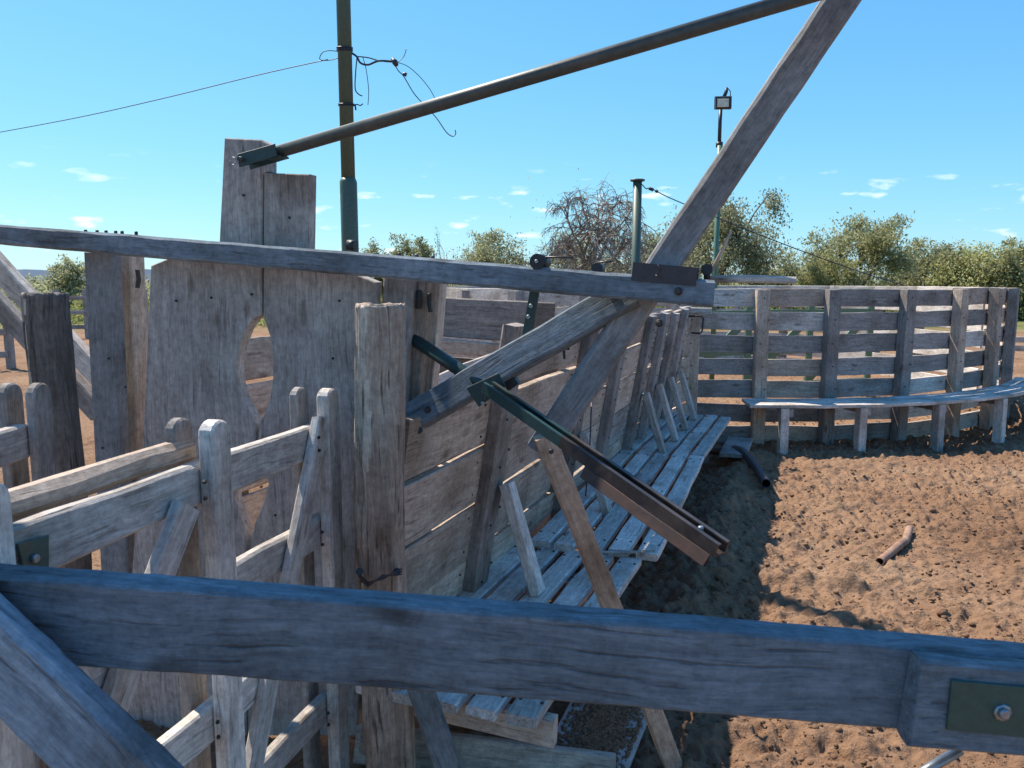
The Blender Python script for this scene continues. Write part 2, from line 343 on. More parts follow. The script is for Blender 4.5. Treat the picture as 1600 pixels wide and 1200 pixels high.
me = bpy.data.meshes.new('ground'); me.vertices.add(nx * ny)
me.vertices.foreach_set('co', np.stack([XX, YY, ZZ], -1).astype(np.float32).ravel())
ii = (np.arange(ny - 1)[:, None] * nx + np.arange(nx - 1)[None, :]).ravel()
qd = np.stack([ii, ii + 1, ii + nx + 1, ii + nx], -1)
me.loops.add(qd.size); me.loops.foreach_set('vertex_index', qd.ravel().astype(np.int32))
me.polygons.add(len(qd)); me.polygons.foreach_set('loop_start', np.arange(0, qd.size, 4, dtype=np.int32)); me.update(); me.validate()
m, t, b = newmat('trampled_dirt'); l = t.links.new
geo = NN(t, 'ShaderNodeNewGeometry')
def noise(t, vec, sc, det=6, ro=0.6):
    n = NN(t, 'ShaderNodeTexNoise'); n.inputs['Scale'].default_value = sc; n.inputs['Detail'].default_value = det; n.inputs['Roughness'].default_value = ro
    t.links.new(vec, n.inputs['Vector']); return n
n1 = noise(t, geo.outputs['Position'], 0.7); n2 = noise(t, geo.outputs['Position'], 22, 8, 0.7); n3 = noise(t, geo.outputs['Position'], 60, 4)
c1 = ramp(t, [(0.3, (0.175, 0.099, 0.059)), (0.5, (0.238, 0.142, 0.087)), (0.7, (0.29, 0.187, 0.12))]); l(n1.outputs[0], c1.inputs[0])
c2 = ramp(t, [(0.30, (0.55, 0.52, 0.5)), (0.5, (0.98, 0.98, 0.98)), (0.72, (1.3, 1.3, 1.3))]); l(n2.outputs[0], c2.inputs[0])
mm = NN(t, 'ShaderNodeMixRGB', blend_type='MULTIPLY'); mm.inputs[0].default_value = 0.75; l(c1.outputs[0], mm.inputs[1]); l(c2.outputs[0], mm.inputs[2])
sp = NN(t, 'ShaderNodeSeparateXYZ'); l(geo.outputs['Position'], sp.inputs[0])
n4 = noise(t, geo.outputs['Position'], 0.16, 4)
ms = NN(t, 'ShaderNodeMath', operation='MULTIPLY_ADD'); l(n4.outputs[0], ms.inputs[0]); ms.inputs[1].default_value = 16; l(sp.outputs['Y'], ms.inputs[2])
mr = NN(t, 'ShaderNodeMapRange'); mr.inputs[1].default_value = 34; mr.inputs[2].default_value = 40; l(ms.outputs[0], mr.inputs[0])
gc = ramp(t, [(0.35, (0.09, 0.105, 0.035)), (0.6, (0.17, 0.175, 0.06))]); l(n1.outputs[0], gc.inputs[0])
mg = NN(t, 'ShaderNodeMixRGB'); l(mr.outputs[0], mg.inputs[0]); l(mm.outputs[0], mg.inputs[1]); l(gc.outputs[0], mg.inputs[2])
l(mg.outputs[0], b.inputs['Base Color']); b.inputs['Roughness'].default_value = 0.95; b.inputs['Specular IOR Level'].default_value = 0.1
sm = NN(t, 'ShaderNodeMath', operation='MULTIPLY_ADD'); l(n3.outputs[0], sm.inputs[0]); sm.inputs[1].default_value = 0.6; l(n2.outputs[0], sm.inputs[2])
bp = NN(t, 'ShaderNodeBump'); bp.inputs['Strength'].default_value = 0.8; bp.inputs['Distance'].default_value = 0.03; l(sm.outputs[0], bp.inputs['Height']); l(bp.outputs[0], b.inputs['Normal'])
M_DIRT = m
g = link('ground', me, M_DIRT); g['kind'] = 'structure'; me.shade_smooth()
def gz(x, y): return float(ground_z(np.array([x]), np.array([y]))[0])
# loose clods
ico = [(0, 0, 1), (0.894, 0, 0.447), (0.276, 0.851, 0.447), (-0.724, 0.526, 0.447), (-0.724, -0.526, 0.447), (0.276, -0.851, 0.447), (0.724, 0.526, -0.447), (-0.276, 0.851, -0.447), (-0.894, 0, -0.447), (-0.276, -0.851, -0.447), (0.724, -0.526, -0.447), (0, 0, -1)]
icf = [(0, 1, 2), (0, 2, 3), (0, 3, 4), (0, 4, 5), (0, 5, 1), (1, 6, 2), (2, 6, 7), (2, 7, 3), (3, 7, 8), (3, 8, 4), (4, 8, 9), (4, 9, 5), (5, 9, 10), (5, 10, 1), (1, 10, 6), (11, 7, 6), (11, 8, 7), (11, 9, 8), (11, 10, 9), (11, 6, 10)]
NC = 40000; ic = np.array(ico); cx = RNG.uniform(-2.2, 8.5, NC); cy = 1.7 + RNG.random(NC) ** 1.4 * 9; cz = ground_z(cx, cy)
rs = 0.004 + 0.012 * RNG.random(NC) ** 4 + 0.022 * (RNG.random(NC) < 0.003)
V = ic[None] * (1 + RNG.uniform(-0.3, 0.3, (NC, 12, 1))) * rs[:, None, None] * np.array([1.15, 1.0, 0.75]) + np.stack([cx, cy, cz + rs * 0.4], -1)[:, None, :]
Fc = (np.array(icf)[None] + (np.arange(NC) * 12)[:, None, None]).reshape(-1, 3)
def fast_mesh(name, v, f):
    me = bpy.data.meshes.new(name); k = f.shape[1]; me.vertices.add(len(v)); me.vertices.foreach_set('co', np.asarray(v, np.float32).ravel())
    me.loops.add(f.size); me.loops.foreach_set('vertex_index', f.ravel().astype(np.int32)); me.polygons.add(len(f)); me.polygons.foreach_set('loop_start', np.arange(0, f.size, k, dtype=np.int32)); me.update(); return me
o = link('dirt_clods', fast_mesh('dirt_clods', V.reshape(-1, 3), Fc), M_DIRT)
tag(o, 'loose clods of dry red brown earth scattered over the pen ground', 'dirt clods', kind='stuff')

# ------------------------------------------------------------------ unseen planks added overhead to shade the front rail
rf = thing('overhead_shade_planks', 'added planks on posts out of view that shade the front rail', 'shade planks', (0, 0, 0)); rf['kind'] = 'structure'
for y in (1.80, 1.97): board('plank', Vector((-2.6, y, 3.0)), Vector((1.85, y, 3.0)), 0.165, 0.04, M_GREY, rf, Z)
for x in (-2.55, 1.8):
    board('bearer', Vector((x, 1.5, 2.94)), Vector((x, 2.06, 2.94)), 0.09, 0.06, M_GREY, rf, Vector((1, 0, 0)))
    board('post', Vector((x, 1.55, 0)), Vector((x, 1.55, 2.9)), 0.1, 0.1, M_GREY, rf)

# ------------------------------------------------------------------ chute right wall, catwalk
ALONG = Vector((0.395, 1, 0)).normalized(); OUTW = Vector((ALONG.y, -ALONG.x, 0))
LEAN = 0.165
def wallp(y, z, off=0.0):           # point on the leaning wall plane; off = outwards
    return Vector((wall_x(y), y, 0)) + OUTW * (LEAN * (z - 0.45) + off) + Z * z
WN = (OUTW - Z * LEAN).normalized()
wall = thing('chute_wall', 'leaning plank wall of the cattle chute rising behind the slatted catwalk', 'plank wall', (wall_x(5), 5, 0))
post_y = [3.15, 4.22, 4.95, 5.75, 6.25, 6.72, 7.2]
edges_y = [2.62] + post_y[1:] + [8.2]
rows = [(0.12, 0.245), (0.372, 0.235), (0.615, 0.24), (0.862, 0.225), (1.094, 0.215), (1.316, 0.19)]
spots = []
ends = [2.46, 3.17, 4.24, 4.97, 5.77, 6.27, 6.74, 7.22, 7.75]
rw = random.Random(4)
for k in range(len(ends) - 1):
    for z0, h in rows:
        zc = z0 + h / 2 + rw.uniform(-0.008, 0.008)
        if k == 0 and zc > 1.3: continue
        hh = h + 0.004 - (rw.uniform(0.003, 0.018) if rw.random() < 0.75 else 0.0)
        mt = M_WARM if k < 3 or rw.random() < 0.6 else M_GREY
        board('plank', wallp(ends[k] + 0.004, zc + rw.uniform(-.006, .006)), wallp(ends[k + 1] - 0.004, zc + rw.uniform(-.006, .006)), hh, 0.035, mt, wall, WN, cham=0.004, jit=0.003)
        for e in (ends[k + 1] - 0.14, ):
            for q in (-0.3, 0.3): spots.append((wallp(e, zc + q * h, 0.0185), WN))
tops = [1.58, 1.52, 1.5, 1.5, 1.5, 1.48, 1.5]
for y, tp in zip(post_y, tops):
    board('post', wallp(y, -0.1, 0.045), wallp(y, tp, 0.045), 0.145 if y < 4 else 0.125, 0.06, M_DARK if y < 4.5 else M_GREY, wall, WN, cham=0.006)
    for z in (0.5, 0.75, 1.0, 1.2, 1.4):
        spots.append((wallp(y - 0.03, z, 0.084), WN)); spots.append((wallp(y + 0.04, z + 0.06, 0.084), WN))
    if y != 4.95:
        a = wallp(y + 0.02, 0.92, 0.105); bq = Vector((wall_x(y), y, 0)) + OUTW * 0.33 + Z * 0.475
        board('strut', bq, a, 0.075, 0.045, M_PALE, wall, ALONG.cross(a - bq), cham=0.004)
nail_heads(wall, spots, 0.006)
# catwalk: slats run along the wall in three lengths
cat = thing('slatted_catwalk', 'long slatted wooden catwalk running along the foot of the chute wall', 'catwalk', (wall_x(4) + 0.5, 4, 0))
CZ = 0.45
runs = [(2.34, 3.70, 0.0, 0.0, -0.02), (3.66, 5.7, 0.03, 0.07, 0.055), (5.72, 7.5, 0.0, -0.02, -0.045)]
sw = 0.101
spots = []
for ri, (y0, y1, dz, ex, sh) in enumerate(runs):
    for s in range(5 if ri else 5):
        off0 = 0.088 + s * 0.130
        wv = rw.uniform(-0.006, 0.006); ya = y0 + rw.uniform(-0.02, 0.02); yb = y1 + rw.uniform(-0.02, 0.02) - 0.01
        p0 = Vector((wall_x(ya), ya, CZ + dz)) + OUTW * (off0 + sh + wv); p1 = Vector((wall_x(yb), yb, CZ + dz + rw.uniform(-.004, .004))) + OUTW * (off0 + sh - ex - wv)
        board('slat', p0, p1, sw, 0.035, M_PALE, cat, Z, cham=0.005, jit=0.003)
        for q in (0.06, 0.5, 0.94):
            for e in (-0.035, 0.035): spots.append((p0.lerp(p1, q) + OUTW * e + Z * 0.0185, Z))
nail_heads(cat, spots, 0.0065)
for y in (2.44, 3.5, 3.72, 5.05, 5.25, 6.4, 7.45):
    p0 = Vector((wall_x(y), y, CZ - 0.07)) + OUTW * 0.03; p1 = Vector((wall_x(y), y, CZ - 0.07)) + OUTW * (0.66 if y < 3 else 0.56)
    board('bearer', p0, p1, 0.09, 0.05, M_DARK if y > 3 else M_WARM, cat, ALONG)
    for q in ((0.1,) if y < 2.5 else (0.1, 0.7)): board('leg', Vector((*(p0.lerp(p1, q).xy), -0.05)) - ALONG * 0.06, Vector((*(p0.lerp(p1, q).xy), CZ - 0.03)) - ALONG * 0.06, 0.09, 0.05, M_GREY, cat, ALONG)
# things lying on the catwalk and by it
st = board('loose_stick', Vector((wall_x(3.66), 3.6, CZ + 0.04)) + OUTW * 0.35, Vector((wall_x(3.66), 3.72, CZ + 0.05)) + OUTW * 0.72, 0.022, 0.012, M_PALE, None, Z)
tag(st, 'thin pale stick lying across the joint of the catwalk slats', 'stick')

# chute left wall and the door inside the chute
lw = thing('inner_chute_wall', 'inner plank wall of the chute seen through the neck hole', 'plank wall', (wall_x(5) - 0.95, 5, 0))
def lwallp(y, z): return Vector((wall_x(y), y, 0)) - OUTW * (0.80 + 0.19 * (z - 0.45)) + Z * z
LN = (OUTW + Z * 0.19).normalized()
for k, (ya, yb) in enumerate([(2.78, 4.2), (4.21, 5.7), (5.71, 7.4)]):
    for z0, h in rows: board('plank', lwallp(ya, z0 + h / 2), lwallp(yb, z0 + h / 2), h - 0.006, 0.035, M_WARM, lw, LN)
    board('post', lwallp(ya + 0.06, -0.1) - OUTW * 0.05, lwallp(ya + 0.06, 1.55) - OUTW * 0.05, 0.12, 0.06, M_GREY, lw, LN)
PD = Plane(P(670, 500, 4.25), P(865, 505, 4.05))
dr = thing('chute_door', 'heavy plank door across the chute with a blackened top board', 'chute door', PD.hit(765, 620))
def quad_board(name, pa, pb, wpx, plane, off, t, mat, parent, **kw):
    a = plane.hit(*pa, off); b = plane.hit(*pb, off); return board(name, a, b, wpx, t, mat, parent, -plane.n, **kw)
quad_board('plank', (668, 493), (866, 505), 0.215, PD, 0, 0.04, M_DARK, dr)
quad_board('rail', (655, 536), (870, 556), 0.075, PD, -0.04, 0.05, M_WARM, dr)
quad_board('plank', (655, 585), (870, 600), 0.22, PD, 0, 0.04, M_DARK, dr)
quad_board('plank', (655, 655), (870, 668), 0.22, PD, 0, 0.04, M_DARK, dr)
quad_board('plank', (655, 725), (870, 738), 0.22, PD, 0, 0.04, M_DARK, dr)
quad_board('rail', (655, 617), (870, 632), 0.06, PD, -0.04, 0.05, M_WARM, dr)

# ------------------------------------------------------------------ head gate and squeeze levers, all in one plane across the chute
PM = Plane(P(0, 500, 3.0), P(1115, 500, 2.2)); MN = -PM.n
def mboard(name, a, b, w, off, t, mat, parent=None, n=None, **kw):
    return board(name, PM.hit(*a, off), PM.hit(*b, off), w, t, mat, parent, n if n is not None else MN, **kw)
hg = thing('head_gate', 'cattle head gate of two broad upright boards with a fish shaped neck hole', 'head gate', PM.hit(405, 1140, 0.07))
lo = [(350, 215), (408, 218), (420, 225), (420, 268), (410, 273), (408, 492), (396, 499), (384, 516), (374, 542), (369, 570), (371, 598), (378, 622), (390, 645), (400, 664), (398, 690), (383, 712), (367, 738), (362, 758), (367, 785), (379, 818), (384, 845), (385, 875), (384, 1150), (196, 1150), (205, 900), (214, 790), (222, 690), (229, 540), (235, 415), (262, 404), (340, 398), (342, 380)]
ro = [(412, 270), (483, 272), (481, 392), (548, 425), (587, 441), (585, 470), (572, 800), (558, 1150), (387, 1150), (388, 875), (390, 848), (398, 818), (412, 785), (419, 757), (415, 730), (404, 705), (402, 690), (404, 664), (414, 645), (422, 620), (426, 590), (426, 560), (423, 530), (416, 510), (411, 494)]
prism('leaf', [PM.hit(x, y, 0.075) for x, y in lo], 0.05, M_GREY, hg, PM.n)
prism('leaf', [PM.hit(x, y, 0.070) for x, y in ro], 0.05, M_GREY, hg, PM.n)
# frame planks either side
mboard('frame_post', (160, 395), (196, 1150), 0.135, 0.10, 0.05, M_BLUE, hg)
mboard('frame_post', (198, 398), (228, 1150), 0.075, 0.20, 0.05, M_WARM, hg)
mboard('frame_post', (212, 400), (222, 700), 0.05, 0.30, 0.05, M_WARM, hg)
mboard('frame_post', (628, 425), (585, 1100), 0.115, 0.135, 0.05, M_GREY, hg)
mboard('frame_post', (668, 430), (632, 900), 0.045, 0.17, 0.06, M_WARM, hg)
mboard('frame_post', (686, 432), (648, 900), 0.042, 0.22, 0.06, M_WARM, hg)
# steel hook plates on the frame posts
for px, py in ((184, 438), (215, 438), (655, 470), (672, 475)):
    mboard('hook_plate', (px, py - 16), (px, py + 12), 0.014, 0.13, 0.02, M_BLACK, hg)
sl = hg.children[0]
nail_heads(hg, [(PM.hit(x, y, 0.068), MN) for x, y in ((380, 305), (452, 340), (393, 460), (275, 470), (330, 465), (530, 470), (520, 560), (196, 605), (170, 560), (160, 700), (200, 760), (430, 805), (235, 1130))], 0.005)

def thing_at(name, label, cat, p, group=None): return thing(name, label, cat, p, group)
# the long cross beam
cb = thing('cross_beam', 'long grey beam lying level across the top of the head gate', 'beam', PM.hit(560, 410, -0.03))
mboard('timber', (-160, 353), (1115, 459), 0.0745, -0.03, 0.055, M_RAIL, cb, cham=0.008, seg=30, jit=0.0012)
# channel bracket on the beam, with a wire tie
a = PM.hit(990, 424, -0.03) ; bq = PM.hit(1090, 433, -0.03)
profile('channel_bracket', a + Z * 0.0, bq, [(-0.026, -0.03), (0.026, -0.03), (0.026, -0.024), (-0.018, -0.024), (-0.018, 0.024), (0.026, 0.024), (0.026, 0.03), (-0.026, 0.03)], M_IRON, cb, -MN)
tube('wire_tie', [PM.hit(1028, 414, -0.075), PM.hit(1032, 420, -0.07), PM.hit(1026, 426, -0.07), PM.hit(1031, 433, -0.07), PM.hit(1024, 430, -0.07)], 0.002, M_RUST, cb, 5)
def roller(px, py, r, off, ln):
    p = PM.hit(px, py, off); ax = PM.n
    return p, ax
p, ax = roller(843, 409, 0, -0.03, 0)
o = tube('roller', [p - ax * 0.03, p + ax * 0.05], 0.023, M_BLACK, cb, 18)
bolt('axle', p - ax * 0.03, -ax, 0.006, 0.008, M_STEEL, cb)
tube('handle', [PM.hit(842, 402, -0.02), PM.hit(870, 402, -0.02), PM.hit(896, 403, -0.02)], 0.0035, M_RUST, cb, 6)
tube('pin', [PM.hit(838, 404, -0.03), PM.hit(838, 396, -0.03)], 0.004, M_BLACK, cb, 6)
p, ax = roller(934, 419, 0, 0.0, 0)
tube('roller', [p - ax * 0.02, p + ax * 0.04], 0.015, M_BLACK, cb, 14); tube('handle', [PM.hit(930, 411, 0.0), PM.hit(958, 408, 0.0)], 0.003, M_RUST, cb, 6)
p, ax = roller(1105, 421, 0, 0.03, 0)
tube('roller', [p - ax * 0.03, p + ax * 0.03], 0.016, M_BLACK, cb, 16); tube('axle', [p, p - Z * 0.035], 0.010, M_BLACK, cb, 8)
tube('hinge_knuckle', [PM.hit(544, 383, 0.03), PM.hit(556, 384, 0.03)], 0.018, M_BLACK, cb, 12)
for px in (624, 651, 676): bolt('bolt_head', PM.hit(px, 399 + (px - 624) * 0.09, -0.02), Z, 0.007, 0.008, M_RUST, cb)
for px in (134, 152, 166, 181, 191, 213): bolt('bolt_head', PM.hit(px, 364 + (px - 134) * 0.035, -0.02), Z, 0.006, 0.012, M_BLACK, cb)
# thin plank and stick beyond its right end
tp = mboard('thin_plank', (1108, 437), (1243, 437), 0.022, 0.06, 0.03, M_PALE); tag(tp, 'short thin plank sticking out level past the end of the cross beam', 'plank')
tube_o = tube('wooden_stick', [PM.hit(1111, 424, 0.09), PM.hit(1128, 393, 0.09), PM.hit(1143, 360, 0.09)], [0.006, 0.0055, 0.003], M_BROWN, None, 8)
tag(tube_o, 'slim bare stick standing up at an angle beside the end of the cross beam', 'stick')

# diagonal A under the beam
TILT = (MN + Z * 0.32).normalized()
da = thing('diagonal_timber', 'dark diagonal timber slanting down left from under the cross beam to the log post', 'timber', PM.hit(800, 560, 0.03))
mboard('timber', (600, 679), (988, 455), 0.096, 0.035, 0.055, M_RAIL, da, TILT, cham=0.007, seg=16)
mboard('batten', (612, 694), (985, 478), 0.018, 0.05, 0.05, M_BROWN, da, TILT, cham=0.003)
prism('steel_plate', [PM.hit(x, y, -0.012) for x, y in ((728, 606), (778, 583), (790, 604), (748, 636))], 0.006, M_GREEN, da, PM.n, cham=0.001)
prism('steel_ear', [PM.hit(x, y, 0.03) for x, y in ((786, 590), (800, 585), (810, 600), (792, 612))], 0.03, M_BLACK, da, PM.n, cham=0.001)
tube('wire_loop', [PM.hit(x, y, -0.02) for x, y in ((760, 612), (763, 602), (772, 603), (770, 610), (760, 613), (757, 624))], 0.0013, M_STEEL, da, 5)
bolt('bolt_head', PM.hit(755, 629, -0.012), MN, 0.006, 0.01, M_STEEL, da)
tube('pulley', [PM.hit(655, 672, -0.01), PM.hit(655, 672, 0.03)], 0.012, M_BLACK, da, 12)
# B: long leaning lever, and its prop
lv = thing('leaning_lever', 'long grey lever timber leaning up to the right through the cross beam', 'lever', PM.hit(860, 680, 0.04))
B0 = PM.hit(845, 705, 0.035); B1 = P(1318, -6, 2.1) ; B2 = B0 + (B1 - B0) * 1.12
board('timber', B0, B2, 0.093, 0.05, M_BLUE, lv, (MN + Vector((0.25, 0, 0))), seg=20, cham=0.009)
lg = thing('prop_leg', 'bare brown wooden leg propping the lever and standing in the dirt', 'prop', G(1065, 1195))
LT = PM.hit(850, 680, -0.02); LB = G(1068, 1215) ; LB.z = -0.05
board('timber', LB, LT, 0.066, 0.045, M_BROWN, lg, Vector((0.1, -1, 0.1)), seg=14)
for par, spots_ in ((lv, ((1062, 470), (1030, 505))), (da, ((668, 640),)), (cb, ((1060, 455),))):
    for px, py in spots_:
        off_ = {lv.name: 0.005, da.name: 0.004, cb.name: -0.060}[par.name]; pb_ = PM.hit(px, py, off_)
        bolt('washer', pb_, MN, 0.012, 0.003, M_RUST, par); bolt('bolt_head', pb_ + MN * 0.003, MN, 0.007, 0.008, M_IRON, par)
bolt('bolt_head', PM.hit(862, 705, -0.05), MN, 0.008, 0.01, M_IRON, lg)
# green pipe and steel channel handle
gp = tube('green_axle_pipe', [PM.hit(640, 526, 0.16), PM.hit(770, 612, 0.0)], 0.022, M_GREEN, None, 16)
tag(gp, 'short fat dark green steel pipe passing behind the diagonal timber', 'pipe')
ch = thing('steel_channel', 'rusty steel channel handle with green painted upper end, sloping down right over the catwalk', 'steel channel', PM.hit(765, 605, -0.04))
C0 = PM.hit(762, 604, -0.05); C1 = P(1128, 858, 1.78)
CN = (Z + Vector((0.25, -0.25, 0)))
def chan(w, h, t, lip): return [(-w / 2, -h / 2), (w / 2, -h / 2), (w / 2, h / 2), (w / 2 - lip, h / 2), (w / 2 - lip, h / 2 - t), (w / 2 - t, h / 2 - t), (w / 2 - t, -h / 2 + t), (-w / 2 + t, -h / 2 + t), (-w / 2 + t, h / 2 - t), (-w / 2 + lip, h / 2 - t), (-w / 2 + lip, h / 2), (-w / 2, h / 2)]
CM = C0.lerp(C1, 0.40)
profile('rusty_length', CM, C1, chan(0.048, 0.034, 0.004, 0.013), M_RUST, ch, CN)
profile('painted_length', C0, CM, chan(0.047, 0.033, 0.004, 0.013), M_GREEN, ch, CN)
dn = -(C1 - C0).normalized().cross((C1 - C0).normalized().cross(CN)).normalized()
dn = dn if dn.z < 0 else -dn
board('under_plate', C0.lerp(C1, 0.52) + dn * 0.034 - Vector((0.018, 0.018, 0)), C0.lerp(C1, 0.985) + dn * 0.034 - Vector((0.018, 0.018, 0)), 0.032, 0.008, M_RED, ch, Vector((-0.3, -1, 0.1)), cham=0.001, bow=0)
bolt('pin', C0.lerp(C1, 0.93) + Z * 0.008, Z, 0.007, 0.012, M_STEEL, ch)
tube('wire_drop', [PM.hit(925, 610, 0.1), PM.hit(922, 690, 0.02), PM.hit(915, 775, 0.0)], 0.0025, M_RUST, ch, 5)
# flat bar with two bolts
fb = thing('flat_bar', 'dark flat steel bar with two shiny bolts hanging under the cross beam', 'steel bar', PM.hit(833, 520, 0.08))
mboard('bar', (838, 440), (822, 535), 0.033, 0.075, 0.008, M_GREEN, fb, cham=0.001, bow=0)
for x, y in ((830, 478), (826, 495)): bolt('bolt_head', PM.hit(x, y, 0.07), MN, 0.007, 0.008, M_STEEL, fb)
# lit timber behind
lt = thing('top_timber', 'sun bleached timber end showing between the frame posts behind the diagonal', 'timber', PM.hit(700, 620, 0.5))
board('timber', PM.hit(655, 655, 0.32), PM.hit(668, 602, 0.36), 0.05, 0.04, M_PALE, lt, MN)
board('timber', PM.hit(662, 606, 0.36), PM.hit(780, 556, 0.75), 0.045, 0.05, M_PALE, lt, MN)
# small black clip on the wall
cl = thing('latch_clip', 'small black iron latch on the top of the chute wall post', 'latch', P(880, 545, 3.35))
board('plate', P(870, 540, 3.35), P(890, 541, 3.35), 0.03, 0.03, M_BLACK, cl); tube('pin', [P(881, 545, 3.34), P(882, 561, 3.34)], 0.006, M_BLACK, cl, 6)

# the long steel lever pipe up to the right
lp = thing('lever_pipe', 'long olive steel pipe rising right from the tall head gate board', 'pipe', PM.hit(390, 240, -0.05))
A0 = PM.hit(425, 240, -0.035); A1 = P(1252, -4, 1.95)
tube('pipe', [A0, A0.lerp(A1, 0.5), A0 + (A1 - A0) * 1.1], 0.0205, M_POLE, lp, 16)
dv = (A1 - A0).normalized(); pv = MN.cross(dv).normalized()
for sgn in (1, -1):
    board('fork_plate', A0 - dv * 0.115 + pv * 0.0 - MN * 0.026 * sgn, A0 + dv * 0.035 - MN * 0.026 * sgn, 0.042, 0.006, M_GREEN, lp, MN, cham=0.001, bow=0)
board('fork_plate', A0 + dv * 0.0 - pv * 0.021, A0 + dv * 0.045 - pv * 0.021, 0.05, 0.006, M_GREEN, lp, pv, cham=0.001, bow=0)
tube('pin', [A0 - dv * 0.10 + MN * 0.045, A0 - dv * 0.10 - MN * 0.05], 0.008, M_RUST, lp, 8)
c0 = A0 - dv * 0.115 + MN * 0.04
tube('split_ring', [c0 + pv * 0.012 * math.cos(q) + dv * 0.012 * math.sin(q) - dv * 0.012 for q in np.linspace(0, 5.2, 10)], 0.0015, M_STEEL, lp, 5)

# left twin of the lever work: two slanting boards at the left edge
for k, (a, b2) in enumerate((((-60, 352), (156, 588)), ((-60, 412), (156, 645)))):
    th = mboard('slanting_board', a, b2, 0.085, 0.16 + 0.06 * k, 0.05, M_GREY if k else M_PALE)
    tag(th, ('upper of two slanting boards at the left edge behind the dark log post', 'lower of two slanting boards at the left edge behind the dark log post')[k], 'board', 'slanting boards at the left edge')

# ------------------------------------------------------------------ log posts
def log_post(label, mat, base, top_z, w, d, seed, lean=(0, 0), rot=0, hollow=None, round_=0.55, sunw=0.62):
    rr = np.random.default_rng(seed); S = 72; N = 220; Ht = top_z + 0.1
    ang = np.linspace(0, 2 * np.pi, S, endpoint=False)
    v = []
    ph = rr.uniform(0, 6.28, 8); am = rr.uniform(0.2, 1, 8)
    for i in range(N + 1):
        z = -0.1 + Ht * i / N
        e = round_
        c, s = np.cos(ang), np.sin(ang)
        x = np.sign(c) * np.abs(c) ** e * w / 2; y = np.sign(s) * np.abs(s) ** e * d / 2
        k = np.ones(S)
        for q in range(8):
            k += am[q] * 0.018 * np.sin(ang * (2 + q) + ph[q] + z * (1.5 + 0.6 * q) * (1 if q % 2 else -1))
        k += 0.05 * vnoise(ang * 2.4 + 10, np.full(S, z * 1.3 + 5), 0.25, seed) + 0.035 * vnoise(ang * 6 + 3, np.full(S, z * 2.0), 0.3, seed + 1)
        if hollow is not None:      # eroded, furrowed flank
            h = np.exp(-((np.angle(np.exp(1j * (ang - hollow)))) / 0.5) ** 2)
            k -= h * (0.13 + 0.45 * np.abs(vnoise(ang * 9, np.full(S, z * 2.2), 0.5, seed + 2)) + 0.30 * vnoise(ang * 3, np.full(S, z), 0.16, seed + 3)) * (0.4 + 0.6 * np.clip((z - 0.6) / 0.4, 0, 1))
        if i == N: k *= 0.95
        lx = lean[0] * z + 0.008 * math.sin(z * 4 + ph[0]); ly = lean[1] * z
        v += [(a * kk + lx, b_ * kk + ly, z + (0.004 * math.sin(q * 0.9) if i == N else 0)) for q, (a, b_, kk) in enumerate(zip(x, y, k))]
    f = [(i * S + q, i * S + (q + 1) % S, (i + 1) * S + (q + 1) % S, (i + 1) * S + q) for i in range(N) for q in range(S)]
    f.append(tuple(N * S + q for q in range(S)))
    # grain runs along local x: store the mesh lying down
    Rm = Matrix(((0, -1, 0), (0, 0, 1), (-1, 0, 0))) if False else Matrix.Rotation(math.pi / 2, 3, 'Y')
    v = [Rm @ Vector(p) for p in v]
    me = mesh_from(v, f)
    o = link('log_post', me, mat, None, Matrix.Translation(base) @ Matrix.Rotation(rot, 4, 'Z') @ Rm.inverted().to_4x4())
    me.polygons.foreach_set('use_smooth', [len(p.vertices) == 4 for p in me.polygons])
    if hollow is not None:              # sunlit side of the eroded flank, painted in a paler wood colour
        me.materials.append(M_SUNSIDE); mi = np.zeros(len(me.polygons), np.int32)
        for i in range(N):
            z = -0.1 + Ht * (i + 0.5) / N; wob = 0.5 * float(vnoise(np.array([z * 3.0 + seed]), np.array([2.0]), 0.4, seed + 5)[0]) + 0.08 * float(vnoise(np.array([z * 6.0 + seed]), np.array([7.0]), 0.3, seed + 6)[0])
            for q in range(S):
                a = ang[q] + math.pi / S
                if abs(math.atan2(math.sin(a - hollow - 0.12), math.cos(a - hollow - 0.12))) < (sunw + wob) * min(1, max(0, (z - 0.75) / 0.3)): mi[i * S + q] = 1
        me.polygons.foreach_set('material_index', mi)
    return tag(o, label, 'log post', 'log gate posts')
pb = P(597, 800, 2.42); pb.z = 0
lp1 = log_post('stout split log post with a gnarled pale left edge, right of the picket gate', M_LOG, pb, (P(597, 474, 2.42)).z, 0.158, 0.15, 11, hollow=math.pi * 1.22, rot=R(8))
pb2 = P(79, 600, 2.5); pb2.z = 0
lp2 = log_post('dark blackened log post at the left, behind the small picket gate', M_LOGD, pb2, P(68, 458, 2.5).z, 0.118, 0.125, 23, lean=(0.006, 0), hollow=math.pi * 1.26, sunw=0.28, rot=R(5), round_=0.5)
# rope of wire round the right post
wr = thing('wire_tie', 'twisted rusty wire tied round the split log post just above the front rail', 'wire', P(597, 905, 2.3))
for k in range(3):
    tube('strand', [P(556 + 4 * k, 893 + 7 * k, 2.36), P(575, 910 + 3 * k, 2.30), P(598, 905 - 3 * k, 2.30), P(618, 893 + 3 * k, 2.31), P(628, 889 + 4 * k, 2.36)], 0.0028, M_RUST, wr, 5)
for px in (562, 620): tube('hole_rim', [P(px, 893, 2.345), P(px, 893, 2.325)], 0.012, M_BLACK, wr, 10)

